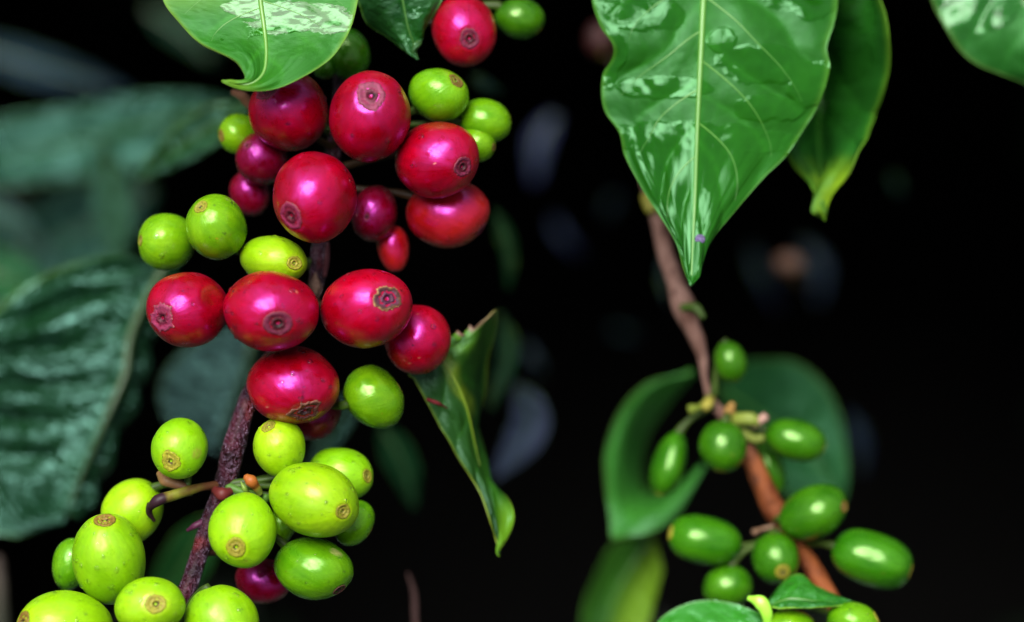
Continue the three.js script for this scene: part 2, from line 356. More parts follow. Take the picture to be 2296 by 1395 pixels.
    for (let i = 0; i <= NR; i++) for (let j = 0; j < NS; j++) {
      const r = i / NR, ph = (j / NS) * Math.PI * 2, x = Math.cos(ph) * r, y = Math.sin(ph) * r;
      const p = P(r * edge(ph), ph, prof(r) + st.h * 0.006 * noise(x * 9 + id, y * 9, 2));
      np.push(p.x, p.y, p.z);
      const w = clamp((1 - r) * 4.6 + 0.7 * noise(x * 2.6 + id, y * 2.6, 11), 0, 4.6), a0 = Math.min(4, Math.floor(w)), a1 = Math.min(4, a0 + 1);
      let c = mix3(st.rings[a0], st.rings[a1], smooth(0.2, 0.8, w - a0));
      const gr = 1 + 0.35 * noise(x * 12 + id, y * 12, 5) + 0.25 * noise(ph * 12, r * 3, id);
      c = c.map((v) => v * gr * tone);
      nc.push(...c);
      if (i < NR) { const v = i * NS + j, v2 = i * NS + ((j + 1) % NS); ni.push(v, v2, v + NS, v2, v2 + NS, v + NS); }
    }
    const ng = indexed(np, ni, nc, np.flatMap((_, i) => (i % 3 === 0 ? [np[i] * 0.3, np[i + 1] * 0.3] : [])));
    const disc = part('navel', ng, M.navel, t);
    if (big) { // raised, cracked rim
      const rp = [], rc = [], ri = [], SS = 90, QQ = 6;
      for (let i = 0; i < SS; i++) for (let j = 0; j < QQ; j++) {
        const ph = (i / SS) * Math.PI * 2, qa = (j / QQ) * Math.PI * 2, wd = nr * (0.055 + 0.05 * (o.crumbs ?? 0.5) * noise(ph * 7, id, 1)), ht = 0.012 * st.h * (0.9 + 0.9 * noise(ph * 9, id, 4));
        const p = P(edge(ph) * 0.94 + wd * Math.cos(qa), ph, 0.004 + ht * Math.sin(qa));
        rp.push(p.x, p.y, p.z);
        const gr = 1 + 0.6 * noise(ph * 14, id, 7);
        rc.push(...st.rim.map((v) => v * gr));
        const i2 = (i + 1) % SS, j2 = (j + 1) % QQ;
        ri.push(i * QQ + j, i * QQ + j2, i2 * QQ + j, i * QQ + j2, i2 * QQ + j2, i2 * QQ + j);
      }
      part('navel_rim', indexed(rp, ri, rc, rp.flatMap((_, i) => (i % 3 === 0 ? [rp[i] * 0.3, rp[i + 1] * 0.3] : []))), M.navel, disc, t.origin);
    }
  }
  // stalk to the branch
  if (o.to) {
    const p0 = P(Math.PI, 0), p2 = at(...o.to), p1 = p0.clone().addScaledVector(d, -1.6);
    p1.lerp(p2, 0.25);
    part('stalk', tube([P(Math.PI, 0).addScaledVector(d, 0.8), p0, p1, p2], [0.8, 0.9, 0.6, 0.7], 14, 10, (tt, aa) => k.stalk.map((v) => v * (0.8 + 0.3 * Math.sin(aa * 3 + tt * 9)))), M.stalk, t);
  }
  // beads of rain on the skin
  if (o.drops) {
    const list = [];
    for (let i = 0, tries = 0; i < o.drops * (red ? 1.1 : 1.5) && tries < 900; tries++) {
      const th = Math.acos(rr(-0.9, 0.97)), ph = rr(0, 6.283);
      if (th < nr * 1.3) continue;
      const p = P(th, ph), pa = P(th + 0.02, ph).sub(p), pb = P(th, ph + 0.02).sub(p), nn = V(0, 0, 0).crossVectors(pb, pa).normalize();
      if (nn.dot(p.clone().sub(ctr)) < 0) nn.negate();
      if (nn.z < 0.1 || nn.y < -0.75) continue;
      const r = Math.pow(rnd(), 2.5) * (red ? 0.5 : 0.4) + 0.13;
      const sp = new THREE.SphereGeometry(1, 10, 6, 0, Math.PI * 2, 0, Math.PI * 0.6);
      sp.scale(r, r * rr(0.38, 0.55), r * rr(0.85, 1.25)).applyQuaternion(new THREE.Quaternion().setFromUnitVectors(V(0, 1, 0), nn)).translate(p.x, p.y, p.z);
      list.push(sp);
      i++;
    }
    if (list.length) part('water_beads', mergeGeometries(list), red ? M.water : M.dew, t, null, { kind: 'stuff' });
  }
  return t;
}

// ------------------------------------------------------------------ leaves
function along(points, ts) { // a curve through points at given parameters
  return (t) => {
    let i = 0;
    while (i < ts.length - 2 && t > ts[i + 1]) i++;
    const a = points[i], b = points[i + 1], h = ts[i + 1] - ts[i], u = clamp((t - ts[i]) / h);
    const slope = (k) => { const p = Math.max(0, k - 1), n = Math.min(points.length - 1, k + 1); return points[n].clone().sub(points[p]).multiplyScalar(1 / (ts[n] - ts[p])); };
    const u2 = u * u, u3 = u2 * u;
    return a.clone().multiplyScalar(2 * u3 - 3 * u2 + 1).addScaledVector(slope(i), (u3 - 2 * u2 + u) * h).addScaledVector(b, -2 * u3 + 3 * u2).addScaledVector(slope(i + 1), (u3 - u2) * h);
  };
}
let leafCount = 0;
function leaf(o) {
  const id = ++leafCount * 5.31, nu = o.nu ?? 60, nh = o.nh ?? 14, nv = nh * 2;
  const deep = o.deep ?? (o.group ? 1.5 : 1), tilt = o.tilt ?? (o.group ? 0.3 : 0), y0 = (o.mid[0][1] + o.mid.at(-1)[1]) / 2, Z = (z, py) => z === undefined ? z : z * deep + tilt * (py - y0) / PXMM;
  const mp = o.mid.map((p, i) => at(p[0], p[1], Z(p[2], p[1])));
  const curve = new THREE.CatmullRomCurve3(mp, false, 'centripetal');
  curve.arcLengthDivisions = 400;
  const fine = curve.getSpacedPoints(300), len = curve.getLength();
  const mid = (t) => fine[0] && curve.getPointAt(clamp(t));
  const side = (list, sgn) => {
    if (!list) { // outline from a width
      const w = (o.wide / PXMM) * (sgn < 0 ? o.wl ?? 1 : o.wr ?? 1), dz = (sgn < 0 ? o.zl : o.zr) ?? 0;
      return (t) => {
        const m = mid(t), g = curve.getTangentAt(clamp(t)), l = Math.hypot(g.x, g.y) || 1;
        const f = Math.pow(Math.sin(Math.PI * Math.pow(clamp(t, 0.001, 0.999), o.skew ?? 0.85)), 0.8) * (1 - 0.2 * t) + 0.01 + (o.ripple ?? 0.04) * noise(t * 7 + id, sgn * 3);
        return V(m.x + (g.y / l) * w * f * sgn * -1 * -1, m.y - (g.x / l) * w * f * sgn, m.z + dz * f);
      };
    }
    const pts = [], ts = [];
    let last = -1;
    list.forEach((p) => {
      let best = 0, bd = 1e9;
      const z0 = Z(p[2], p[1]);
      const flat = at(p[0], p[1], mp[0].z);
      fine.forEach((f, i) => { const dd = Math.hypot(f.x - flat.x, f.y - flat.y); if (dd < bd) { bd = dd; best = i / 300; } });
      let t = p[3] ?? Math.max(best, last + 0.015);
      last = t;
      const m = mid(t);
      pts.push(at(p[0], p[1], z0 ?? m.z + ((o.zedge ?? 2) * Math.min(1, bd / 12))));
      ts.push(t);
    });
    const over = Math.max(1, ts.at(-1));
    const sc = ts.map((t) => t / over);
    if (sc[0] > 0.001) { pts.unshift(mid(0)); sc.unshift(0); }
    if (sc.at(-1) < 0.999) { pts.push(mid(1)); sc.push(1); }
    return along(pts, sc);
  };
  const L = side(o.L, -1), R = side(o.R, 1), grid = [], base = [];
  for (let i = 0; i <= nu; i++) for (let j = 0; j <= nv; j++) {
    const t = i / nu, s = (j / nv) * 2 - 1, m = mid(t), e = (s < 0 ? L : R)(t), a = Math.abs(s);
    base.push(m.clone().lerp(e, a));
  }
  const tri = [];
  for (let i = 0; i < nu; i++) for (let j = 0; j < nv; j++) { const k = i * (nv + 1) + j; tri.push(k, k + 1, k + nv + 1, k + 1, k + nv + 2, k + nv + 1); }
  const flatG = indexed(base.flatMap((p) => [p.x, p.y, p.z]), tri), nn = flatG.attributes.normal;
  let nz = 0;
  for (let i = 0; i < nn.count; i++) nz += nn.getZ(i);
  const sg = nz < 0 ? -1 : 1, nvein = o.nvein ?? 6, quilt = o.quilt ?? 0.5, wave = o.wave ?? 0.6, cup = o.cup ?? 0.8;
  for (let i = 0; i <= nu; i++) for (let j = 0; j <= nv; j++) {
    const k = i * (nv + 1) + j, t = i / nu, s = (j / nv) * 2 - 1, a = Math.abs(s), p = base[k];
    const q = (t - 0.22 * a + 0.035 * noise(t * 6 + id, s * 1.3, 4)) * nvein + (s < 0 ? 0.3 : 0);
    let h = quilt * (0.7 + 0.6 * noise(t * 5 + id, s * 4, 9)) * (Math.abs(Math.sin(Math.PI * q)) - 0.4) * smooth(0, 0.35, a) * smooth(1.05, 0.7, a);
    h += cup * smooth(0, 0.5, a) * (1 - 0.4 * a) + wave * noise(t * 4.2 + id, s * 1.6, 2) * a + wave * 0.35 * noise(t * 11 + id, s * 5, 5) * a * a;
    grid.push(p.clone().add(V(nn.getX(k), nn.getY(k), nn.getZ(k)).multiplyScalar(sg * h)));
  }
  const g2 = indexed(grid.flatMap((p) => [p.x, p.y, p.z]), tri), n2 = g2.attributes.normal, N = grid.length, pos = [], col = [], uv = [], idx = [];
  const c1 = o.c1 ?? [0.03, 0.11, 0.02], c2 = o.c2 ?? [0.018, 0.075, 0.014], rim = (o.rim ?? [0.10, 0.2, 0.03]).map((v) => v * 0.45);
  for (const sd of [1, -1]) for (let i = 0; i <= nu; i++) for (let j = 0; j <= nv; j++) {
    const k = i * (nv + 1) + j, t = i / nu, s = (j / nv) * 2 - 1, a = Math.abs(s), p = grid[k];
    const th = (o.thick ?? 0.28) * 0.5;
    pos.push(p.x + n2.getX(k) * sg * sd * th, p.y + n2.getY(k) * sg * sd * th, p.z + n2.getZ(k) * sg * sd * th);
    const q = (t - 0.22 * a + 0.035 * noise(t * 6 + id, s * 1.3, 4)) * nvein + (s < 0 ? 0.3 : 0), vv = smooth(0.12, 0, Math.abs(q - Math.round(q)) ) * smooth(1, 0.5, a);
    let c = mix3(c2, c1, clamp(0.5 + 0.8 * fbm(t * 3 + id, s * 1.5, 7, 4)));
    c = mix3(c, c1.map((v) => v * 1.5), 0.3 * vv + 0.35 * smooth(0.12, 0, a));
    c = mix3(c, rim, smooth(0.94, 0.995, a) * (o.rimk ?? 0.7));
    if (o.paint) c = o.paint(t, s, c);
    c = c.map((v) => v * (1 + 0.1 * noise(t * 60 + id, s * 30)));
    if (sd < 0) c = mix3(c, [c[0] * 1.5 + 0.01, c[1] * 1.3, c[2] * 1.4 + 0.004], 0.6);
    col.push(...c);
    const rp = o.maps ? 1 : 1;
    uv.push((s * 0.5 + 0.5) * rp, t * (o.maps ? 1 : 1.6));
    if (i < nu && j < nv) { const v = (sd < 0 ? N : 0) + k, f = (sd > 0) === (sg > 0); f ? idx.push(v, v + 1, v + nv + 1, v + 1, v + nv + 2, v + nv + 1) : idx.push(v + 1, v, v + nv + 1, v + nv + 2, v + 1, v + nv + 1); }
  }
  const ring = [];
  for (let j = 0; j <= nv; j++) ring.push(j);
  for (let i = 1; i <= nu; i++) ring.push(i * (nv + 1) + nv);
  for (let j = nv - 1; j >= 0; j--) ring.push(nu * (nv + 1) + j);
  for (let i = nu - 1; i >= 1; i--) ring.push(i * (nv + 1));
  ring.forEach((a, i) => { const b = ring[(i + 1) % ring.length]; idx.push(a, a + N, b, b, a + N, b + N); });
  const t0 = thing(o.name ?? 'coffee_leaf', o.label, 'leaf', grid[nh], o.group);
  part('blade', indexed(pos, idx, col, uv), o.mat ?? (o.group ? M.gloss : M.leaf), t0);
  const sample = (t, s) => { const x = clamp(t) * nu, y = clamp((s + 1) / 2) * nv, i = Math.min(nu - 1, Math.floor(x)), j = Math.min(nv - 1, Math.floor(y)), u = x - i, w = y - j, G = (a, b) => grid[a * (nv + 1) + b]; const p = G(i, j).clone().lerp(G(i, j + 1), w), r = G(i + 1, j).clone().lerp(G(i + 1, j + 1), w); p.lerp(r, u); const k = i * (nv + 1) + j; return p.add(V(n2.getX(k), n2.getY(k), n2.getZ(k)).multiplyScalar(sg * ((o.thick ?? 0.28) * 0.5))); };
  const vc = (o.vein ?? [0.10, 0.26, 0.03]).map((v, i) => v * (o.group ? 0.16 : 0.42) * (i ? 1 : 0.8));
  if (o.rib !== 0) {
    const pts = [];
    for (let i = 0; i <= 16; i++) pts.push(sample(mix(0.01, o.ribEnd ?? 0.97, i / 16), 0));
    const r = (o.rib ?? 0.55);
    part('midrib', tube(pts, [r, r * 0.85, r * 0.6, r * 0.25], 60, 8, (t) => mix3(vc, c1, t * 0.35), { flat: 0.8 }), M.vein, t0);
  }
  for (const [ts, sgn, reach, sweep] of o.veins ?? []) {
    const pts = [];
    for (let i = 0; i <= 10; i++) { const f = i / 10; pts.push(sample(ts + sweep * f + 0.05 * f * f, sgn * reach * f)); }
    const r = (o.rib ?? 0.55) * (o.veinw ?? 0.34);
    part('side_vein', tube(pts, [r, r * 0.8, r * 0.3], 26, 6, (t) => mix3(vc, c1.map((v) => v * 1.3), 0.25 + 0.6 * t), { flat: 0.6 }), M.vein, t0);
  }
  if (o.petiole) part('petiole', tube([sample(0.02, 0), ...o.petiole.map((p) => at(...p))], [0.6, 0.8, 0.9], 16, 8, vc), M.vein, t0);
  t0.sample = sample;
  return t0;
}
// a wet leaf: films of water lie smooth and undulating between dry, waxy patches
function wetMaps(fn, s, bumps, film) {
  const field = (u, v) => fn(u, v) + 0.35 * fbm(u * 9 + s, v * 11, s, 5) + (film ? 0.16 * fbm(u * 34, v * 40, s, 3) : 0);
  const rough = dataTexture(1024, 1024, (u, v) => { const f = field(u, v), w = smooth(-0.025, 0.025, f); return mix(0.43 + 0.08 * fbm(u * 30, v * 30, s), 0.035, w); }, false);
  const bump = dataTexture(1024, 1024, (u, v) => {
    const f = field(u, v), w = smooth(-0.04, 0.12, f);
    return 0.35 + 0.22 * fbm(u * 7 + s, v * 8, 3, 3) + w * (0.10 + (bumps ?? 0.16) * fbm(u * 12, v * 14, s + 4, 2)) + 0.012 * fbm(u * 120, v * 140, s, 2) * (1 - w);
  }, false);
  if (film) return phys({ specularColor: new THREE.Color(0.45, 1, 0.5), specularIntensity: 0.5, roughness: 1.1, roughnessMap: rough, bumpMap: bump, bumpScale: 0.0012, clearcoat: 0.2, clearcoatRoughness: 0.05,
    clearcoatMap: dataTexture(1024, 1024, (u, v) => smooth(-0.02, 0.02, field(u, v)), false) });
  return phys({ specularColor: new THREE.Color(0.4, 0.85, 0.48), specularIntensity: 0.52, roughness: 1, roughnessMap: rough, bumpMap: bump, bumpScale: 0.0016 });
}

// ------------------------------------------------------------------ branches
{
  const P = [[770, 90, -20], [762, 200, -18], [748, 330, -16], [730, 470, -14], [716, 560, -12], [704, 650, -11], [640, 760, -10], [585, 840, -8], [550, 915, -5], [524, 1005, -4], [505, 1085, -4], [470, 1170, -3], [438, 1270, -2], [404, 1360, 0], [360, 1470, 2]];
  const t = thing('coffee_branch', 'dark wet purplish brown branch running down through the cluster of red and lime cherries', 'branch', at(...P[7]));
  const R = [1.3, 1.35, 1.4, 1.4, 1.45, 1.5, 1.6, 1.6, 1.75, 2.1, 2.0, 1.65, 1.6, 1.6, 1.7];
  part('bark', tube(P.map((p) => at(...p)), R, 260, 40, (s, a, q) => {
    const k = clamp(0.5 + 1.1 * fbm(q.x * 0.7, q.y * 0.35, q.z * 0.7, 4)), r = smooth(0.1, 0.45, fbm(q.x * 0.3 + 4, q.y * 0.22, 9, 3));
    let c = mix3([0.008, 0.0012, 0.003], [0.042, 0.005, 0.011], k);
    c = mix3(c, [0.10, 0.008, 0.005], r * 0.7);
    return mix3(c, [0.17, 0.1, 0.07], smooth(0.035, 0.0, Math.abs(s - 0.385)) * smooth(-0.1, 0.3, fbm(q.x * 0.4, q.y * 0.3, 2)));
  }, { rough: 0.16, seed: 2 }), M.bark, t);
  const stub = (pts, r, c, name = 'stalk_stub') => part(name, tube(pts.map((p) => at(...p)), r, 30, 14, c, { rough: 0.22 }), M.stalk, t);
  stub([[500, 1088, -4], [455, 1092, -1], [415, 1102, 1], [385, 1112, 2], [355, 1122, 3], [338, 1136, 2]], [0.95, 0.75, 0.95, 1.05, 1.05, 0.75], (s, a, q) => s > 0.78 ? [0.015, 0.004, 0.008] : mix3([0.06, 0.022, 0.008], [0.12, 0.125, 0.013], smooth(0.25, 0.55, s) * clamp(0.7 + fbm(q.x, q.y, 2))));
  stub([[338, 1132, 2], [334, 1150, 1], [346, 1168, 0]], [0.75, 0.55, 0.3], [0.014, 0.004, 0.007]);
  stub([[430, 1100, 0], [395, 1085, 0], [372, 1078, 0], [360, 1062, -2]], [0.8, 1, 1, 0.8], (s) => mix3([0.06, 0.02, 0.015], [0.18, 0.1, 0.035], s));
  stub([[510, 1092, -3], [545, 1104, -2], [580, 1112, -1], [600, 1118, 0]], [1, 0.75, 0.7, 0.8], [0.04, 0.1, 0.01]);
  stub([[583, 1108, 1], [573, 1092, 2], [562, 1078, 3], [550, 1068, 3]], [0.6, 0.8, 1.15, 0.6], (s) => mix3([0.11, 0.15, 0.015], [0.21, 0.06, 0.01], smooth(0.2, 0.6, s)), 'bud');
  stub([[556, 1108, 1], [548, 1096, 2], [540, 1080, 2]], [0.45, 0.5, 0.12], [0.1, 0.165, 0.02], 'bract');
  stub([[480, 1098, -2], [498, 1108, -1], [517, 1102, -2]], [0.7, 1.3, 0.8], [0.075, 0.011, 0.01]);
  stub([[470, 1165, -3], [440, 1178, -2], [420, 1190, -3]], [0.7, 0.6, 0.3], [0.045, 0.0075, 0.025]);
  part('branch_scar', tube([[708, 612, -10.2], [706, 640, -9.4], [704, 662, -9.2]].map((p) => at(...p)), [0.3, 1.0, 0.5], 16, 12, (s, a, q) => mix3([0.2, 0.13, 0.09], [0.11, 0.06, 0.045], clamp(0.5 + fbm(q.x * 2, q.y * 2, 1))), { rough: 0.3 }), M.twig, t);
  part('twig', tube([[735, 545, -10], [733, 580, -9], [728, 620, -9.5]].map((p) => at(...p)), [0.35, 0.5, 0.35], 14, 8, [0.08, 0.025, 0.03]), M.twig, t);
}
{
  const P = [[1436, 290, -46], [1446, 380, -42], [1460, 440, -40], [1480, 510, -39], [1496, 580, -38], [1514, 635, -36], [1532, 685, -35], [1558, 750, -34], [1576, 805, -34], [1580, 850, -34], [1600, 905, -34], [1645, 955, -33], [1690, 1040, -32], [1735, 1140, -31], [1790, 1220, -30], [1830, 1290, -28], [1880, 1370, -26], [1930, 1460, -24]];
  const t = thing('coffee_branch', 'brown smooth branch leading from behind the big leaf down to the darker green cherries', 'branch', at(...P[5]));
  const R = [1.4, 1.4, 1.5, 1.5, 1.6, 1.75, 2.3, 1.55, 1.0, 0.6, 0.9, 1.5, 1.8, 2.2, 1.5, 1.75, 1.65, 1.7];
  part('bark', tube(P.map((p) => at(...p)), R, 200, 28, (s, a, q) => {
    const k = clamp(0.5 + 1.2 * fbm(q.x * 0.35, q.y * 0.2, q.z * 0.4, 4));
    return mix3(mix3(mix3([0.075, 0.036, 0.026], [0.17, 0.10, 0.08], k), mix3([0.06, 0.014, 0.004], [0.17, 0.048, 0.011], k), smooth(0.52, 0.66, s)), [0.03, 0.010, 0.005], 0.8 * smooth(0.15, 0.4, fbm(q.x * 0.9 + 7, q.y * 0.25, q.z * 0.9, 4)));
  }, { rough: 0.2, seed: 5 }), M.twig, t);
  const bud = (pts, r, c, name = 'bud') => part(name, tube(pts.map((p) => at(...p)), r, 20, 12, c, { rough: 0.25 }), M.stalk, t);
  bud([[1530, 690, -33], [1560, 690, -31], [1578, 712, -30]], [0.8, 0.9, 0.5], [0.03, 0.06, 0.0075], 'stalk_stub');
  bud([[1450, 440, -40], [1462, 470, -38], [1470, 478, -38]], [1.5, 1.3, 0.4], [0.125, 0.12, 0.015]);
  bud([[1592, 890, -33], [1570, 912, -31], [1547, 918, -30]], [0.5, 0.5, 0.9], [0.1, 0.13, 0.015]);
  bud([[1596, 895, -33], [1588, 905, -30], [1580, 915, -29]], [0.6, 1.0, 0.8], [0.18, 0.16, 0.025]);
  bud([[1640, 945, -32], [1636, 925, -30], [1642, 905, -29]], [0.9, 1.1, 0.6], [0.18, 0.1, 0.025]);
  bud([[1640, 950, -32], [1660, 940, -29], [1685, 940, -28], [1700, 950, -28]], [1.3, 1.3, 1.3, 0.8], [0.11, 0.14, 0.02]);
  bud([[1690, 955, -29], [1705, 943, -28], [1718, 934, -28]], [0.8, 0.8, 0.9], [0.225, 0.13, 0.1]);
  bud([[1660, 965, -31], [1690, 985, -29], [1712, 982, -28]], [1, 0.9, 0.8], [0.08, 0.1, 0.015], 'stalk_stub');
  bud([[1735, 1180, -30], [1708, 1187, -30], [1690, 1194, -29]], [0.35, 0.35, 0.6], [0.12, 0.07, 0.04]);
}

// ------------------------------------------------------------------ ripe red cherries
const RED = 'ripe red cherries on the branch in focus', LIM = 'unripe green cherries on the branch in focus', DRK = 'unripe green cherries on the brown branch';
for (const c of [
  { x: 648, y: 250, rx: 89, ry: 88, z: -3, nav: [604, 206], kind: 'ripe', to: [745, 330, -15], drops: 4, label: 'red cherry tucked directly under the curled tip of the upper leaf' },
  { x: 830, y: 263, rx: 91, ry: 101, rot: 6, z: 3, nav: [836, 222], kind: 'ripe', navel: 'rose', nr: 0.36, to: [752, 320, -15], drops: 6, label: 'red cherry with a pale pink scar ring near its top' },
  { x: 979, y: 357, rx: 94, ry: 85, rot: -18, z: -1, nav: [1034, 379], kind: 'ripe', nr: 0.28, long: 1.14, to: [742, 380, -15], drops: 7, spots: 16, label: 'freckled red cherry with its round scar at one side, below the three green ones' },
  { x: 1003, y: 478, rx: 92, ry: 78, rot: -8, z: -10, nav: [1076, 522], kind: 'coral', nr: 0.24, to: [735, 420, -14], drops: 3, label: 'coral red cherry under the freckled one, with its dark scar turned away' },
  { x: 704, y: 442, rx: 93, ry: 101, rot: -8, z: 6, nav: [657, 484], kind: 'ripe', nr: 0.33, taper: -0.02, to: [738, 410, -14], drops: 10, label: 'large round red cherry in the middle of the upper bunch, plum scar towards its base' },
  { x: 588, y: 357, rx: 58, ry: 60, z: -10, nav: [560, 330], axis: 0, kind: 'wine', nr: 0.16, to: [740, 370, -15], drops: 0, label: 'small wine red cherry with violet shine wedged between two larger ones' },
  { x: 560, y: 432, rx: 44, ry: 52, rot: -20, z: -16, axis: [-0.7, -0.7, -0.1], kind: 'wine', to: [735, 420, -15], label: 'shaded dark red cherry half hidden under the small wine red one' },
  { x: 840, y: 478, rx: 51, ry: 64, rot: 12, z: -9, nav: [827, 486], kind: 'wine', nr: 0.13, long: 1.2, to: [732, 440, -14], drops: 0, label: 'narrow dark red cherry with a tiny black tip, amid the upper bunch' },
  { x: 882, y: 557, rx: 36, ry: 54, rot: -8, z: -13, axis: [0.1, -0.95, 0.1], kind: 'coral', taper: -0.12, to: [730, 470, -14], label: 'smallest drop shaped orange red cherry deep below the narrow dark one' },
  { x: 421, y: 695, rx: 90, ry: 84, rot: 6, z: 2, nav: [374, 714], kind: 'ripe', navel: 'rose', nr: 0.34, crumbs: 1.2, ragged: 0.16, dents: [[0.75, 0.3, 0.6, 0.5, 0.10]], to: [690, 680, -10], drops: 12, label: 'red cherry with a ragged rose scar, leftmost of the middle row of three' },
  { x: 608, y: 697, rx: 107, ry: 90, rot: 5, z: 8, nav: [628, 725], kind: 'ripe', nr: 0.32, to: [688, 690, -10], drops: 26, label: 'wide red cherry in the middle of the row of three, scar facing out' },
  { x: 820, y: 692, rx: 103, ry: 88, rot: -10, z: 5, nav: [869, 669], kind: 'ripe', navel: 'crust', nr: 0.31, crumbs: 1.6, ragged: 0.13, to: [700, 670, -10], drops: 20, label: 'red cherry with a tan crusted ring around its purple scar' },
  { x: 937, y: 761, rx: 73, ry: 79, rot: 15, z: -5, axis: [0.6, -0.8, -0.1], kind: 'ripe', to: [705, 690, -11], spots: 10, drops: 6, label: 'red cherry without visible scar behind the one with the tan crusted ring' },
  { x: 656, y: 863, rx: 103, ry: 86, rot: 3, z: 1, nav: [684, 920], kind: 'ripe', navel: 'burnt', nr: 0.34, crumbs: 2.2, ragged: 0.25, to: [640, 770, -10], drops: 30, label: 'lowest big red cherry, beaded with rain, with a burnt brown scar at its base' },
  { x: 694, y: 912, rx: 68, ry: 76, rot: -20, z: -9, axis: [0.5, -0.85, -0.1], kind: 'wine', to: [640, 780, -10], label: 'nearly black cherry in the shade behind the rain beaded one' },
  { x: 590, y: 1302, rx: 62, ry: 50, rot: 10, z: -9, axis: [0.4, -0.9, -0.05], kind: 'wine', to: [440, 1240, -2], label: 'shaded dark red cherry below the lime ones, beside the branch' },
  { x: 1040, y: 68, rx: 72, ry: 83, rot: -14, z: -11, nav: [1054, 92], kind: 'ripe', nr: 0.30, to: [860, 60, -20], label: 'soft focus red cherry hanging apart at the top beside the pointed dark leaf' },
]) cherry({ group: RED, ...c });
cherry({ x: 1346, y: 88, rx: 34, ry: 40, z: -110, axis: [0.2, -0.8, 0.3], kind: 'husk', to: [1400, 200, -112], label: 'dim out of focus dark red cherry peeping past the edge of the big leaf' });

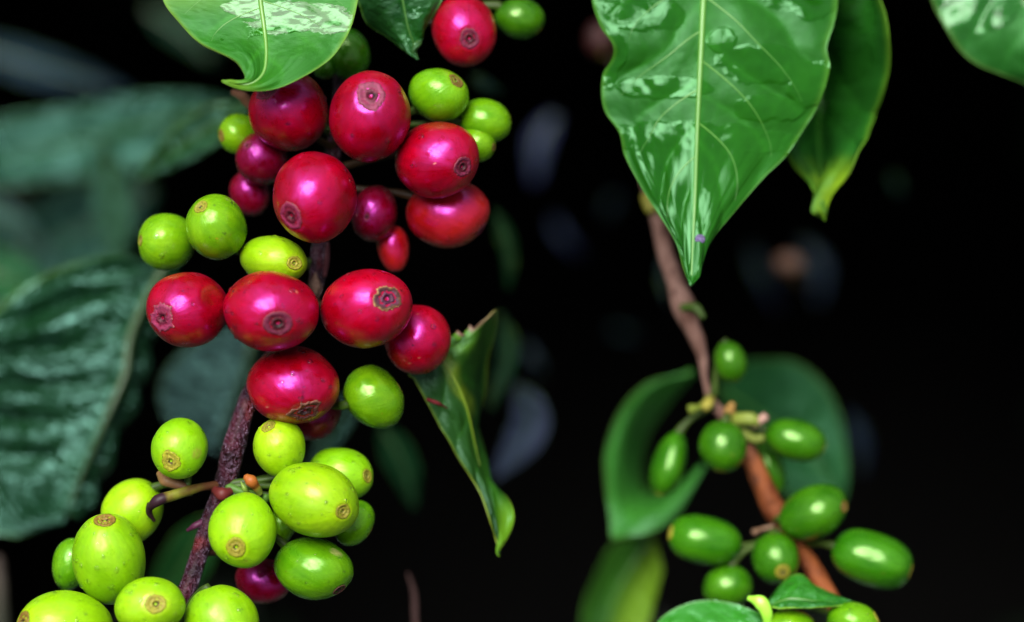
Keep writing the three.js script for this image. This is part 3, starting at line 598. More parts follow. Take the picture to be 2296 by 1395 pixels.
// ------------------------------------------------------------------ lime and green cherries of the branch in focus
for (const c of [
  { x: 984, y: 212, rx: 68, ry: 59, rot: 20, z: -5, nav: [1022, 182], kind: 'green', navel: 'brown', nr: 0.3, taper: -0.05, to: [755, 270, -16], label: 'green cherry with a brownish scar, uppermost of the three beside the red bunch' },
  { x: 1086, y: 270, rx: 60, ry: 49, rot: 12, z: -10, axis: [0.95, 0.1, -0.25], kind: 'green', to: [755, 290, -16], label: 'blurred green cherry, outermost of the three beside the red bunch' },
  { x: 1068, y: 322, rx: 44, ry: 40, rot: 25, z: -9, nav: [1108, 330], kind: 'green', navel: 'brown', nr: 0.24, to: [752, 310, -16], label: 'green cherry squeezed between its two neighbours and the freckled red one' },
  { x: 534, y: 300, rx: 44, ry: 46, z: -12, nav: [498, 306], kind: 'green', navel: 'brown', nr: 0.3, to: [752, 290, -16], label: 'pale green cherry with a brown scar just below the curled leaf tip' },
  { x: 374, y: 543, rx: 64, ry: 65, rot: 20, z: -6, nav: [318, 540], kind: 'green', navel: 'straw', nr: 0.18, to: [712, 600, -12], drops: 3, label: 'green cherry with two white glints, outer one of the pair above the scarred red cherry' },
  { x: 485, y: 510, rx: 68, ry: 73, rot: -12, z: 1, nav: [455, 467], kind: 'green', navel: 'straw', nr: 0.24, to: [714, 590, -12], drops: 6, label: 'light green cherry with a straw coloured scar on top, inner one of the pair' },
  { x: 613, y: 582, rx: 76, ry: 54, rot: 10, z: -1, nav: [660, 590], kind: 'lime', navel: 'straw', nr: 0.26, long: 1.25, to: [712, 600, -12], drops: 6, label: 'lime cherry lying sideways on top of the wide red one' },
  { x: 838, y: 891, rx: 62, ry: 76, rot: -38, z: -3, axis: [0.86, 0.3, -0.25], kind: 'green', taper: 0.06, dents: [[0.6, 0.75, 0.3, 0.7, 0.07]], to: [690, 900, -20], label: 'smooth green cherry with a forked white glint beside the rain beaded red one' },
  { x: 403, y: 1005, rx: 63, ry: 67, z: 3, nav: [390, 1030], kind: 'lime', navel: 'straw', nr: 0.33, ragged: 0.14, to: [420, 1090, 0], scar: [0.7, -0.1, 0.7, 0.28, [0.20, 0.2, 0.02]], drops: 8, label: 'round lime cherry alone above the snapped stalk, with a brown scratch' },
  { x: 627, y: 1003, rx: 58, ry: 66, rot: -6, z: 1, nav: [603, 955], kind: 'lime', navel: 'straw', nr: 0.3, to: [515, 1085, -3], drops: 8, label: 'egg shaped lime cherry directly under the burnt scar of the red one' },
  { x: 764, y: 1062, rx: 73, ry: 58, rot: 16, z: -6, nav: [826, 1062], kind: 'lime', navel: 'straw', nr: 0.27, to: [515, 1090, -3], drops: 12, label: 'lime cherry peeking over the largest lime one, scar at its outer end' },
  { x: 703, y: 1120, rx: 102, ry: 82, rot: 16, z: 6, nav: [769, 1140], kind: 'lime', navel: 'straw', nr: 0.2, long: 1.2, to: [520, 1090, -3], drops: 34, spots: 3, label: 'largest pale lime cherry, egg shaped and covered in fine beads' },
  { x: 793, y: 1172, rx: 42, ry: 54, rot: 30, z: -3, axis: [0.8, -0.5, -0.1], kind: 'green', to: [520, 1095, -3], drops: 4, label: 'green cherry half hidden at the outer side of the largest lime one' },
  { x: 545, y: 1189, rx: 75, ry: 84, rot: -8, z: 7, nav: [536, 1219], kind: 'lime', navel: 'straw', nr: 0.3, to: [505, 1095, -3], scar: [0.1, -0.75, 0.62, 0.09, [0.18, 0.12, 0.02]], drops: 20, label: 'lime cherry right over the branch with its scar facing the viewer' },
  { x: 702, y: 1275, rx: 88, ry: 69, rot: 8, z: 2, nav: [756, 1325], kind: 'green', navel: 'burnt', nr: 0.22, to: [500, 1110, -3], scar: [0.62, 0.62, 0.5, 0.2, [0.30, 0.28, 0.08]], drops: 5, label: 'darker green cherry with dull shine and a grey blemish under the largest lime one' },
  { x: 297, y: 1145, rx: 66, ry: 76, rot: 32, z: -5, axis: [-0.7, -0.7, -0.1], kind: 'lime', to: [430, 1105, -1], drops: 8, label: 'lime cherry behind the snapped dark tipped stalk' },
  { x: 630, y: 1180, rx: 30, ry: 36, z: -6, axis: [0, -0.95, -0.1], kind: 'green', to: [520, 1100, -3], label: 'sliver of a shaded green cherry between the branch fruit and the largest lime one' },
  { x: 244, y: 1254, rx: 81, ry: 103, rot: -4, z: 4, nav: [243, 1163], kind: 'lime', navel: 'brown', nr: 0.3, long: 1.22, to: [400, 1370, 0], drops: 36, spots: 3, label: 'tall egg shaped lime cherry with a brown scar on top and many beads' },
  { x: 158, y: 1266, rx: 40, ry: 59, rot: 8, z: -4, axis: [-0.9, -0.2, -0.1], kind: 'green', to: [390, 1380, 0], drops: 12, lump: 0.03, label: 'green cherry half hidden behind the tall egg shaped one' },
  { x: 335, y: 1359, rx: 80, ry: 64, rot: -8, z: 11, nav: [356, 1346], kind: 'lime', navel: 'straw', nr: 0.3, to: [400, 1390, 0], drops: 16, label: 'lime cherry with a centred straw scar touching the branch at the lower edge' },
  { x: 145, y: 1410, rx: 105, ry: 85, rot: 6, z: 8, nav: [64, 1386], kind: 'lime', navel: 'brown', nr: 0.28, long: 1.2, to: [380, 1430, 1], drops: 24, label: 'large lime cherry cut by the lower edge, brown scar at its outer end' },
  { x: 495, y: 1391, rx: 83, ry: 78, z: 6, axis: [0.3, -0.8, 0.1], kind: 'lime', to: [380, 1440, 1], drops: 26, label: 'lime cherry without visible scar, cut by the lower edge beside the wet branch' },
  { x: 781, y: 121, rx: 48, ry: 58, rot: -8, z: -16, axis: [0.4, -0.9, -0.1], kind: 'deep', to: [765, 160, -18], label: 'dim green cherry hiding behind the upper leaf' },
  { x: 728, y: 150, rx: 26, ry: 26, z: -15, axis: [0.1, -0.9, -0.1], kind: 'deep', to: [763, 170, -18], label: 'small dim green cherry just behind the edge of the upper leaf' },
  { x: 1165, y: 41, rx: 55, ry: 46, rot: 5, z: -18, axis: [0.8, -0.6, -0.1], kind: 'deep', to: [900, 50, -20], label: 'blurred deep green cherry beside the lone red one at the top' },
]) cherry({ group: LIM, ...c });

// ------------------------------------------------------------------ darker green cherries of the brown branch
for (const c of [
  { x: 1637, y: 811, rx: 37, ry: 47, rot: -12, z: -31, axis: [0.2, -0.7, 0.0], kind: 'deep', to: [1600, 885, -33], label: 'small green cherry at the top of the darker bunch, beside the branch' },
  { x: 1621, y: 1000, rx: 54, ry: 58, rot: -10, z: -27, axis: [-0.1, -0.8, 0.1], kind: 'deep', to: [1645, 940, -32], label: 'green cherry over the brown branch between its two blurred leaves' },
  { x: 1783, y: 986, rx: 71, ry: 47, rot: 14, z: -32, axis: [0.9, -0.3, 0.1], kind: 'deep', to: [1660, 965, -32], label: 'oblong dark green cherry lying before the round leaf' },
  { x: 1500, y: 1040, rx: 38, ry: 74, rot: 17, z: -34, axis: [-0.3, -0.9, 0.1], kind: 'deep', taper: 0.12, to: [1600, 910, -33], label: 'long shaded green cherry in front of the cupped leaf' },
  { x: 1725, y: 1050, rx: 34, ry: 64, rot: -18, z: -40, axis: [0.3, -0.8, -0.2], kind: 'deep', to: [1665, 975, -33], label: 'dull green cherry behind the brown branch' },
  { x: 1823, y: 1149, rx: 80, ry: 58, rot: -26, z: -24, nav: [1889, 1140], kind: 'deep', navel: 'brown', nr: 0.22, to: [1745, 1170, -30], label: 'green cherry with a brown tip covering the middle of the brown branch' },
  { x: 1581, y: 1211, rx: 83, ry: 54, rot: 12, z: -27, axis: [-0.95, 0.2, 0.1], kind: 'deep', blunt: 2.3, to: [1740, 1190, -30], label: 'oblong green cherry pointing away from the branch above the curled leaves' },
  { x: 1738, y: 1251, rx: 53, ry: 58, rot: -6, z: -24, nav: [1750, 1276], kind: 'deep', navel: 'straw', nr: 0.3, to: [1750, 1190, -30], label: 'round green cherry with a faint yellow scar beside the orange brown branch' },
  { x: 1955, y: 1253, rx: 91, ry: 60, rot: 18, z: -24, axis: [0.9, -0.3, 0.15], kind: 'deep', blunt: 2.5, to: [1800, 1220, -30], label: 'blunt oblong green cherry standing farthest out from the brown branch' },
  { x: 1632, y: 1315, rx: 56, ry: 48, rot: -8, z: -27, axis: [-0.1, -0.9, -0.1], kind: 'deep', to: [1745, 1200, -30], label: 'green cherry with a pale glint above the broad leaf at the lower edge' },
  { x: 1768, y: 1410, rx: 62, ry: 44, z: -12, axis: [0.2, -0.8, 0.1], kind: 'green', drops: 8, to: [1880, 1380, -26], label: 'bright green cherry cut by the lower edge, under the small wet leaf' },
  { x: 1912, y: 1395, rx: 60, ry: 44, rot: 15, z: -11, axis: [0.6, 0.2, 0.1], kind: 'green', drops: 8, spots: 9, to: [1885, 1400, -26], label: 'bright green cherry cut by the lower edge at the end of the small wet leaf' },
]) cherry({ group: DRK, ...c });
cherry({ name: 'dried_coffee_cherry', x: 1770, y: 592, rx: 31, ry: 25, rot: 8, z: -150, axis: [0.7, -0.3, 0.4], kind: 'tan', to: [1800, 640, -165], label: 'out of focus tan dried cherry lying on dark bluish leaves' });

// ------------------------------------------------------------------ leaves in front
const blob = (list) => (u, v) => { let f = -0.22; for (const [x, y, a, b, k] of list) f = Math.max(f, (k ?? 0.34) * (1 - ((u - x) / a) ** 2 - ((v - y) / b) ** 2)); return f; };
leaf({ // the upper leaf with the curled tip
  mid: [[578, -120, 7.4], [584, 0, 7.2], [592, 60, 7.5], [597, 120, 9.0], [590, 165, 10.4], [568, 186, 11.2], [535, 190, 11.4], [497, 181, 11.6]],
  L: [[350, -90, 6.5, 0.05], [365, 0, 6.5, 0.28], [400, 50, 7, 0.42], [450, 100, 8.2, 0.54], [520, 138, 10, 0.64], [541, 160, 10.8, 0.72], [548, 177, 11.2, 0.80], [522, 180, 11.6, 0.91], [497, 176, 12, 1]],
  R: [[815, -90, 6, 0.05], [803, 0, 6, 0.3], [785, 70, 6.8, 0.46], [750, 125, 8, 0.58], [700, 165, 9.2, 0.67], [650, 191, 10.2, 0.74], [605, 204, 10.8, 0.81], [565, 205, 11.2, 0.87], [530, 199, 11.4, 0.93], [497, 188, 11.8, 1]],
  tilt: 0.1,
  nu: 110, nh: 26, nvein: 5, quilt: 0.16, wave: 0.7, cup: 0.6, rib: 0.5, c1: [0.013, 0.082, 0.0025], c2: [0.005, 0.052, 0.0016], rim: [0.2, 0.36, 0.05], vein: [0.24, 0.48, 0.05],
  veins: [[0.08, 1, 0.85, 0.2], [0.30, 1, 0.8, 0.14], [0.12, -1, 0.85, 0.2], [0.34, -1, 0.8, 0.14]], veinw: 0.22,
  paint: (t, s, c) => mix3(c, [0.09, 0.17, 0.012], smooth(0.45, 0.1, t) * smooth(0.3, -0.8, s) * 0.7 + smooth(0.78, 0.95, t) * 0.6),
  mat: wetMaps(blob([[0.64, 0.60, 0.30, 0.10], [0.42, 0.56, 0.13, 0.10], [0.80, 0.68, 0.24, 0.09], [0.55, 0.72, 0.2, 0.09]]), 3.3, 0.3, true),
  label: 'broad glossy leaf with a curled tip hanging over the red bunch at the top',
});
const big = leaf({ // the big hanging leaf
  mid: [[1584, -150, -16], [1577, 0, -10], [1570, 150, -8], [1563, 300, -7], [1558, 450, -6], [1553, 560, -4], [1549, 642, -2]],
  L: [[1345, -120, -15], [1327, 0, -11], [1345, 60, -9], [1374, 100, -9], [1372, 130, -10], [1353, 165, -11], [1351, 220, -11], [1364, 262, -11], [1390, 300, -10], [1402, 350, -10], [1440, 420, -9], [1480, 482, -8], [1518, 542, -6], [1536, 600, -4], [1546, 640, -2]],
  R: [[1880, -120, -20], [1878, 0, -15], [1866, 60, -13], [1850, 110, -12], [1857, 150, -12], [1832, 235, -12], [1793, 300, -12], [1760, 350, -11], [1715, 395, -10], [1650, 470, -8], [1592, 545, -6], [1566, 610, -4], [1553, 641, -2]],
  nu: 170, nh: 36, nvein: 6.5, quilt: 1.1, wave: 1.1, cup: 0.7, rib: 0.62, c1: [0.009, 0.066, 0.0035], c2: [0.0035, 0.036, 0.002], rim: [0.07, 0.22, 0.02], vein: [0.20, 0.46, 0.05],
  veins: [[0.16, -1, 0.8, 0.12], [0.30, -1, 0.8, 0.13], [0.46, -1, 0.8, 0.13], [0.20, 1, 0.85, 0.22], [0.38, 1, 0.85, 0.2], [0.55, 1, 0.8, 0.15], [0.64, -1, 0.75, 0.12]], veinw: 0.26,
  mat: wetMaps(blob([[0.2, 0.42, 0.2, 0.075], [0.87, 0.27, 0.15, 0.12], [0.74, 0.61, 0.2, 0.085], [0.32, 0.73, 0.22, 0.05], [0.03, 0.54, 0.06, 0.2], [0.95, 0.68, 0.1, 0.1], [0.5, 0.95, 0.6, 0.07], [0.58, 0.52, 0.06, 0.06], [0.8, 0.8, 0.15, 0.06]]), 7.7, 0.15),
  label: 'big wet leaf hanging tip down with a bright midrib, patched with reflections of sky',
});
part('blemish', new THREE.SphereGeometry(0.95, 16, 12).scale(1, 0.9, 0.45).translate(at(1570, 536, -4).x, at(1570, 536, -4).y, big.sample(0.865, 0.12).z + 0.1).setAttribute('color', new THREE.Float32BufferAttribute(Array.from({ length: 17 * 13 }, () => { const k = rr(0.5, 1.6); return [0.10 * k, 0.08 * k, 0.16 * k]; }).flat(), 3)), M.twig, big);
leaf({ // twisted leaf behind it
  mid: [[1815, -90, -30], [1822, 40, -38], [1838, 150, -45], [1836, 250, -44], [1838, 345, -34], [1844, 430, -26], [1849, 494, -22]],
  L: [[1730, -80, -30], [1690, 100, -32], [1710, 280, -31], [1764, 367, -28], [1806, 424, -25], [1832, 474, -23], [1847, 494, -22]],
  R: [[1985, -90, -24], [1990, 0, -21], [2006, 70, -19], [2008, 175, -24], [1978, 262, -30], [1962, 305, -25], [1946, 352, -20], [1900, 410, -19], [1865, 453, -21], [1852, 493, -22]],
  nu: 110, nh: 26, nvein: 6, quilt: 0.5, wave: 2.6, cup: 2.6, rib: 0.4, mat: wetMaps(blob([[0.8, 0.36, 0.2, 0.13], [0.7, 0.62, 0.2, 0.08], [0.62, 0.86, 0.3, 0.07], [0.95, 0.2, 0.08, 0.2]]), 5.1, 0.25, true), c1: [0.009, 0.0672, 0.0049], c2: [0.0042, 0.0357, 0.0035], rim: [0.13, 0.36, 0.02], rimk: 0.9, vein: [0.08, 0.24, 0.02],
  paint: (t, s, c) => mix3(c, [0.085, 0.15, 0.004], 0.75 * smooth(0.74, 0.9, t) * clamp(0.6 + fbm(t * 18, s * 3, 4)) + 0.3 * smooth(0.72, 0.8, t) * smooth(0.4, 0.9, s)),
  label: 'twisted leaf with a yellow tip, half covered by the big wet leaf',
});
leaf({
  mid: [[2180, -190, -34], [2262, -60, -32], [2340, 70, -31], [2420, 220, -34]],
  L: [[2050, -120, -34], [2085, 0, -33], [2115, 56, -33], [2150, 110, -34], [2190, 144, -35], [2240, 166, -36], [2300, 187, -37], [2390, 215, -35]],
  R: [[2330, -200, -32], [2450, -80, -30], [2490, 60, -30], [2450, 190, -33]],
  tilt: 0.3, nu: 80, nh: 20, nvein: 5, quilt: 0.8, wave: 1.6, cup: 1.2, c1: [0.009, 0.063, 0.007], c2: [0.0045, 0.0378, 0.0042], vein: [0.1, 0.26, 0.04],
  mat: wetMaps(blob([[0.3, 0.35, 0.3, 0.25], [0.2, 0.6, 0.25, 0.25], [0.25, 0.8, 0.2, 0.1]]), 12.1, 0.3, true),
  label: 'wet leaf with white sky reflections cut by the upper corner',
});
leaf({
  mid: [[885, -110, -4], [903, 0, -6], [915, 60, -7], [930, 105, -8], [937, 134, -8]],
  L: [[775, -60, -8], [806, 0, -9], [822, 40, -10], [850, 62, -11], [885, 88, -10], [915, 115, -9], [935, 133, -8]],
  R: [[1000, -60, -8], [981, 0, -9], [960, 30, -9], [940, 60, -9], [930, 86, -9], [934, 112, -8], [938, 134, -8]],
  nu: 60, nh: 16, nvein: 4, wave: 0.5, cup: 1.6, rib: 0.3, c1: [0.0054, 0.042, 0.0035], c2: [0.0024, 0.021, 0.00245], rim: [0.12, 0.3, 0.03],
  label: 'small dark pointed leaf hanging between the upper leaf and the lone red cherry',
});
{
  const t = leaf({ // damaged hanging leaf
    mid: [[962, 768, -12], [1010, 836, -12], [1044, 912, -13], [1064, 1000, -15], [1084, 1080, -15], [1110, 1150, -13], [1119, 1240, -12]],
    L: [[915, 838, -10], [925, 850, -10], [960, 910, -11], [1000, 985, -12], [1040, 1060, -12], [1068, 1118, -12], [1096, 1180, -12], [1117, 1240, -12]],
    R: [[1010, 754, -12, 0.02], [1024, 742, -13, 0.05], [1036, 748, -13, 0.08], [1052, 730, -14, 0.11], [1066, 736, -14, 0.14], [1104, 690, -16, 0.17], [1100, 740, -24, 0.21], [1078, 800, -27, 0.27], [1074, 880, -27, 0.36], [1063, 945, -25, 0.46], [1078, 1010, -25, 0.58], [1092, 1076, -21, 0.7], [1138, 1120, -14, 0.79], [1159, 1160, -10, 0.86], [1150, 1200, -10, 0.92], [1121, 1240, -12, 1]],
    nu: 110, nh: 22, nvein: 5, quilt: 0.6, wave: 0.9, cup: 1.2, rib: 0.3, mat: M.dull, c1: [0.009, 0.045, 0.0016], c2: [0.002, 0.014, 0.0008], rim: [0.20, 0.30, 0.02], rimk: 0.85, vein: [0.3, 0.36, 0.01], ribEnd: 0.6,
    paint: (t, s, c) => {
      c = mix3(c, [0.13, 0.17, 0.002], 0.9 * smooth(0.24, 0.03, Math.abs(s - 0.02 + 0.12 * noise(t * 9, 3))) * smooth(0.46, 0.1, t) * clamp(0.8 + fbm(t * 14, s * 5, 8)));
      c = mix3(c, [0.05, 0.13, 0.003], 0.7 * smooth(0.2, 0.05, Math.abs(t - 0.08)) * smooth(0.1, 0.5, s) * clamp(0.7 + fbm(t * 10, s * 6, 2)));
      c = mix3(c, [0.06, 0.15, 0.004], 0.8 * smooth(0.76, 0.9, t) * smooth(-0.2, 0.6, s));
      return mix3(c, [0.12, 0.06, 0.045], smooth(0.84, 0.96, s) * smooth(0.2, 0.13, t));
    },
    label: 'damaged narrow leaf with a yellow streak and a torn brown edge below the red row',
  });
  part('dried_tendril', tube([at(958, 896, -8), at(978, 903, -7), at(1004, 916, -9)], [0.35, 0.4, 0.12], 14, 8, [0.07, 0.006, 0.008]), M.twig, t);
}
leaf({
  mid: [[1760, 1420, -14], [1660, 1432, -11], [1570, 1446, -10], [1440, 1480, -10]],
  L: [[1730, 1390, -15], [1690, 1378, -15], [1650, 1360, -16], [1590, 1348, -16], [1530, 1362, -16], [1480, 1394, -15], [1445, 1440, -12]],
  R: [[1740, 1460, -9], [1620, 1540, -6], [1480, 1520, -8]],
  nu: 60, nh: 16, quilt: 0.5, c1: [0.015, 0.1092, 0.007], c2: [0.009, 0.0714, 0.00525], vein: [0.14, 0.4, 0.04], label: 'broad bright leaf cut by the lower edge beside the curled stipule',
});
{
  const t = leaf({
    mid: [[1722, 1364, -12], [1770, 1345, -10], [1830, 1350, -10], [1912, 1358, -13]],
    L: [[1738, 1340, -14], [1760, 1312, -15], [1790, 1294, -15], [1812, 1308, -15], [1835, 1326, -14], [1870, 1338, -14], [1905, 1354, -13]],
    R: [[1735, 1368, -9], [1790, 1371, -8], [1850, 1370, -8], [1902, 1362, -11]],
    nu: 70, nh: 16, nvein: 3, quilt: 0.4, wave: 0.5, rib: 0.3, c1: [0.015, 0.1008, 0.00525], c2: [0.006, 0.0546, 0.0035], rim: [0.2, 0.46, 0.03], rimk: 0.95, label: 'small wet folded leaf between the orange brown branch and the cherries at the lower edge',
  });
  part('stipule', tube([[1722, 1402, -10], [1718, 1372, -9], [1706, 1352, -9], [1678, 1341, -10]].map((p) => at(...p)), [0.75, 1.1, 1.3, 0.45], 24, 12, [0.2, 0.46, 0.03], { flat: 0.6 }), M.vein, t);
}
// ------------------------------------------------------------------ leaves behind the brown branch
leaf({
  mid: [[1552, 828, -46], [1462, 872, -48], [1404, 960, -50], [1388, 1060, -50], [1404, 1140, -47], [1458, 1150, -45], [1524, 1112, -45], [1576, 1047, -46]],
  L: [[1540, 832, -46, 0], [1462, 851, -47, 0.17], [1410, 890, -48, 0.28], [1374, 950, -49, 0.38], [1350, 1030, -49, 0.49], [1355, 1110, -47, 0.59], [1367, 1165, -46, 0.66], [1374, 1210, -45, 0.72], [1404, 1206, -44, 0.77], [1460, 1194, -44, 0.84], [1522, 1148, -45, 0.92], [1578, 1050, -46, 1]],
  R: [[1560, 840, -48, 0], [1500, 905, -56, 0.14], [1452, 970, -60, 0.3], [1432, 1040, -62, 0.46], [1434, 1092, -60, 0.6], [1452, 1112, -56, 0.7], [1480, 1112, -52, 0.78], [1530, 1082, -49, 0.9], [1574, 1044, -47, 1]],
  nu: 100, nh: 18, quilt: 0.1, cup: 0.8, rib: 0, c1: [0.021, 0.1092, 0.0105], c2: [0.012, 0.0714, 0.007], tilt: 0.25, mat: M.dull, deep: 1.45, label: 'curled blurred leaf bending round the long shaded cherry',
});
leaf({
  mid: [[1608, 865, -52], [1715, 935, -56], [1815, 1020, -58], [1890, 1125, -56]],
  L: [[1650, 826, -56], [1705, 812, -57], [1780, 816, -58], [1845, 865, -58], [1886, 940, -58], [1901, 1020, -57], [1900, 1105, -56]],
  R: [[1622, 930, -54], [1660, 1020, -56], [1740, 1095, -58], [1830, 1140, -58], [1880, 1135, -56]],
  nu: 80, nh: 18, quilt: 0.3, cup: 1.2, rib: 0.25, c1: [0.005, 0.036, 0.006], c2: [0.002, 0.016, 0.003], tilt: 0.25, mat: phys({ specularColor: new THREE.Color(0.3, 0.85, 0.5), specularIntensity: 0.5, roughness: 0.45, bumpMap: leafBump, bumpScale: 0.001 }), deep: 1.6, label: 'round dark green blurred leaf behind the oblong cherry',
});
leaf({
  mid: [[1470, 1196, -46], [1420, 1265, -46], [1375, 1345, -46], [1350, 1440, -46]],
  L: [[1440, 1206, -50], [1376, 1232, -52], [1335, 1300, -52], [1312, 1370, -50], [1318, 1430, -48]],
  R: [[1480, 1228, -42], [1491, 1282, -41], [1470, 1355, -42], [1430, 1430, -44]],
  nu: 60, nh: 16, quilt: 0.3, cup: 1.2, rib: 0.3, c1: [0.014, 0.06, 0.003], c2: [0.008, 0.035, 0.002], mat: M.dull, paint: (t, s, c) => mix3(c, [0.07, 0.14, 0.006], smooth(-0.1, 0.7, s)), deep: 1.7, label: 'blurred leaf turning pale yellow along one side, cut by the lower edge',
});
// ------------------------------------------------------------------ blurred leaves behind the branch in focus
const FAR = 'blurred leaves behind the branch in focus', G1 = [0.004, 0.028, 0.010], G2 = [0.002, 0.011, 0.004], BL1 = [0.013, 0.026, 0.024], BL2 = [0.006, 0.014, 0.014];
leaf({ mid: [[560, 236, -62], [410, 262, -66], [235, 305, -70], [30, 350, -74], [-110, 400, -78]], L: [[540, 228, -62], [450, 214, -66], [300, 214, -69], [150, 240, -72], [0, 268, -74], [-100, 330, -76]], R: [[500, 262, -62], [430, 305, -66], [330, 372, -69], [180, 402, -72], [0, 420, -74], [-90, 425, -76]], nu: 80, nh: 20, nvein: 5, deep: 2, quilt: 0.9, c1: G1, c2: G2, label: 'wide grey green leaf lying across the blur beside the upper leaf', group: FAR });
leaf({ mid: [[560, 232, -44], [470, 285, -47], [385, 340, -50], [310, 400, -54]], wide: 52, zl: -0.9, zr: 0.6, c1: [0.0105, 0.0504, 0.0042], c2: [0.0045, 0.0252, 0.0028], rim: [0.22, 0.3, 0.03], rimk: 0.9, label: 'dark leaf with a thin yellow edge reaching behind the pale green cherry', group: FAR });
leaf({ mid: [[235, 318, -80], [248, 420, -84], [258, 520, -88], [262, 640, -92]], wide: 62, zl: 1.2, zr: -1.2, c1: [0.015, 0.0504, 0.01925], c2: [0.009, 0.0336, 0.014], label: 'pale upright leaf in the blur crossing the wide grey green one', group: FAR });
leaf({ mid: [[350, 420, -112], [210, 500, -112], [60, 560, -114], [-120, 600, -116]], wide: 135, zl: -1.8, zr: 1.2, quilt: 1.2, c1: G1, c2: G2, label: 'broad dim green leaf beyond the two green cherries with glints', group: FAR });
leaf({ mid: [[-90, 420, -92], [30, 500, -95], [130, 590, -100]], wide: 44, zl: -0.6, zr: 1.8, c1: [0.018, 0.0336, 0.0315], c2: [0.012, 0.0252, 0.021], label: 'narrow bluish grey leaf with a light streak at the outer edge', group: FAR });
leaf({ mid: [[-90, 580, -80], [20, 625, -80], [140, 690, -84]], wide: 75, zl: -1.8, zr: 1.2, c1: [0.009, 0.0588, 0.00875], c2: [0.006, 0.0336, 0.0056], label: 'plain green blurred leaf above the big quilted leaf', group: FAR });
leaf({
  mid: [[372, 592, -50], [318, 690, -53], [288, 770, -55], [282, 830, -56], [232, 950, -58], [184, 1060, -62], [150, 1150, -64]],
  L: [[250, 575, -54], [90, 625, -58], [-60, 740, -62], [-130, 880, -64], [-120, 1050, -66], [-20, 1190, -68], [60, 1200, -67], [140, 1162, -65]],
  R: [[385, 610, -54], [335, 710, -62], [306, 790, -66], [300, 840, -68], [250, 960, -70], [200, 1070, -70], [160, 1150, -67]],
  nu: 110, nh: 26, nvein: 6, quilt: 3.6, wave: 1.4, cup: 1.2, rib: 0.9, c1: [0.005, 0.026, 0.008], c2: [0.002, 0.013, 0.004], vein: [0.14, 0.26, 0.06], deep: 1.0, mat: phys({ specularColor: new THREE.Color(0.4, 0.88, 0.75), roughness: 0.6, roughnessMap: leafRough, bumpMap: leafBump, bumpScale: 0.006 }), label: 'big quilted dark leaf with a pale midrib running down behind the lime cherries', group: FAR,
});
leaf({
  mid: [[570, 730, -56], [556, 800, -57], [530, 890, -60], [480, 1010, -64]],
  L: [[520, 730, -57], [420, 780, -60], [360, 860, -62], [380, 950, -64], [440, 1000, -65]],
  R: [[580, 750, -60], [570, 810, -64], [545, 900, -68], [490, 1010, -66]],
  nu: 60, nh: 16, quilt: 0.8, rib: 0.6, c1: BL1, c2: BL2, vein: [0.1, 0.22, 0.05], label: 'bluish grey leaf with a pale green edge behind the branch, below the scarred red cherry', group: FAR,
});
leaf({ mid: [[470, 1160, -58], [410, 1270, -62], [330, 1370, -66]], wide: 70, c1: [0.0045, 0.0294, 0.0049], c2: [0.0024, 0.0168, 0.0028], mat: M.shade, label: 'dark green leaf in the shade behind the lower stretch of the wet branch', group: FAR });
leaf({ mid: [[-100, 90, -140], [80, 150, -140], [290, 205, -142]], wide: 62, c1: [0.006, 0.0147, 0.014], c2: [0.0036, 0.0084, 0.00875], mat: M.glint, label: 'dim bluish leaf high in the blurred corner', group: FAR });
leaf({ mid: [[330, 20, -150], [420, 80, -150], [480, 140, -150]], wide: 45, c1: [0.0036, 0.0126, 0.00875], c2: [0.0018, 0.00756, 0.0049], mat: M.shade, label: 'barely visible leaf in the dark just outside the upper leaf', group: FAR });
leaf({ mid: [[800, 860, -34], [755, 955, -38], [690, 1045, -42]], wide: 36, zl: -0.9, zr: 0.9, c1: [0.021, 0.0462, 0.0315], c2: [0.012, 0.0336, 0.021], label: 'pale grey leaf glimpsed behind the nearly black cherry', group: FAR });
leaf({ mid: [[855, 955, -64], [905, 1045, -66], [930, 1140, -68]], wide: 48, c1: [0.0024, 0.0189, 0.0056], c2: [0.0015, 0.01176, 0.0035], mat: M.shade, label: 'dim dark green leaf alone in the black below the smooth green cherry', group: FAR });
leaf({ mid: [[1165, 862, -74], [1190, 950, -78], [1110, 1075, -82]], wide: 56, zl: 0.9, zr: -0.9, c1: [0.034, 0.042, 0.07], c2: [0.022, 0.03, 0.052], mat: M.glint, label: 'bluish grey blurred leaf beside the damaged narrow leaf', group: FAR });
leaf({ mid: [[1125, 700, -52], [1140, 790, -55], [1100, 920, -58]], wide: 30, c1: [0.006, 0.021, 0.0105], c2: [0.0036, 0.0147, 0.007], mat: M.shade, label: 'dim narrow leaf just behind the torn brown edge', group: FAR });
leaf({ mid: [[1110, 470, -60], [1140, 560, -62], [1140, 650, -64]], wide: 24, c1: [0.0018, 0.0126, 0.0028], c2: [0.0012, 0.0084, 0.0021], mat: M.shade, label: 'faint dark leaf beside the coral red cherry', group: FAR });
leaf({ mid: [[1245, 258, -150], [1210, 315, -150], [1200, 410, -152]], wide: 34, c1: [0.02, 0.022, 0.052], c2: [0.012, 0.013, 0.034], mat: M.glint, label: 'bluish violet spot of a leaf in the dark between the cherries and the big leaf', group: FAR });
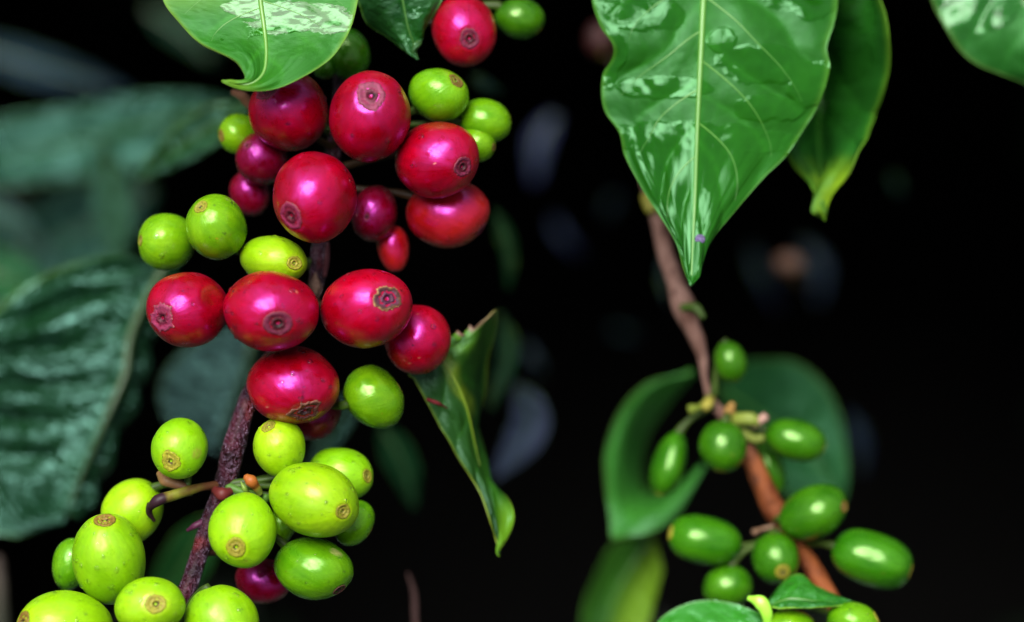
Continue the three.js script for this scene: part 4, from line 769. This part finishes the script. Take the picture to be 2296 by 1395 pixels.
for (const [m, w, c, l] of [
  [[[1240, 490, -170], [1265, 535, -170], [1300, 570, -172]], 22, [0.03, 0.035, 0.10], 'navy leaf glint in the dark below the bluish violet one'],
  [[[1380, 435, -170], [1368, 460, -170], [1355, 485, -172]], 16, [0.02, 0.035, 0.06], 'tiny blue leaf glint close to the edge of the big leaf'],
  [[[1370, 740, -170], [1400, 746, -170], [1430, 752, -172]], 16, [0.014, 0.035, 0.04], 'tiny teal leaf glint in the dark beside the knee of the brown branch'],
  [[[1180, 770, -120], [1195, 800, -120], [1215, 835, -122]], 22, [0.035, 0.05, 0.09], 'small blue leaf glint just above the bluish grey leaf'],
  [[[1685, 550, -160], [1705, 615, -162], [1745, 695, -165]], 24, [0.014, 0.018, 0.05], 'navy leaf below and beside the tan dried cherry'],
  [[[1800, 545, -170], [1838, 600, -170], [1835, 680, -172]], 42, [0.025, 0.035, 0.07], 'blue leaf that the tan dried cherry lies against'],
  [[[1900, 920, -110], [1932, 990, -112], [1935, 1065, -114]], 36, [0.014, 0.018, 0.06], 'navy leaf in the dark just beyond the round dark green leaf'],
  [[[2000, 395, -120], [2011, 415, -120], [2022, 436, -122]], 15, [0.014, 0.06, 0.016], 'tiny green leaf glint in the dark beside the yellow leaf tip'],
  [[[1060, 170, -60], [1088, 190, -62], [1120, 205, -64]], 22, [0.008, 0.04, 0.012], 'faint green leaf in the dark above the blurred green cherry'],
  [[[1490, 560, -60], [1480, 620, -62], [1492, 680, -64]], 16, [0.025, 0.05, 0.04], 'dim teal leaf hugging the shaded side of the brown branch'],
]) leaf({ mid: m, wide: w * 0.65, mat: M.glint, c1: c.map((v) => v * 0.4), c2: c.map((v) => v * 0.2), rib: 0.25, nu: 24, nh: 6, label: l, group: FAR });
{ // two thin pale twigs
  let t = thing('dry_twig', 'thin pale twig rising from the lower edge below the dim dark green leaf', 'twig', at(935, 1460, -40));
  part('bark', tube([[935, 1460, -40], [930, 1380, -40], [928, 1330, -41], [914, 1285, -42]].map((p) => at(...p)), [0.6, 0.6, 0.55, 0.3], 30, 10, [0.05, 0.026, 0.023], { rough: 0.25 }), M.twig, t);
  t = thing('coffee_twig', 'blurred beige stem at the outer edge near the lower corner', 'stem', at(-10, 1420, -70));
  part('bark', tube([[0, 1470, -70], [2, 1400, -70], [0, 1330, -70], [-6, 1250, -72]].map((p) => at(...p)), [1.6, 1.6, 1.5, 1.3], 30, 14, (s) => mix3([0.012, 0.02, 0.01], [0.03, 0.022, 0.018], s), { rough: 0.15 }), M.twig, t);
  t = thing('dry_twig', 'short tan twig between the pale green cherry and the curled leaf tip', 'twig', at(560, 205, -16));
  part('bark', tube([[600, 240, -14], [560, 232, -14], [545, 215, -13], [520, 206, -13]].map((p) => at(...p)), [0.8, 1.1, 0.9, 0.5], 24, 12, [0.12, 0.055, 0.03], { rough: 0.3 }), M.twig, t);
}


renderer.render(scene, camera);
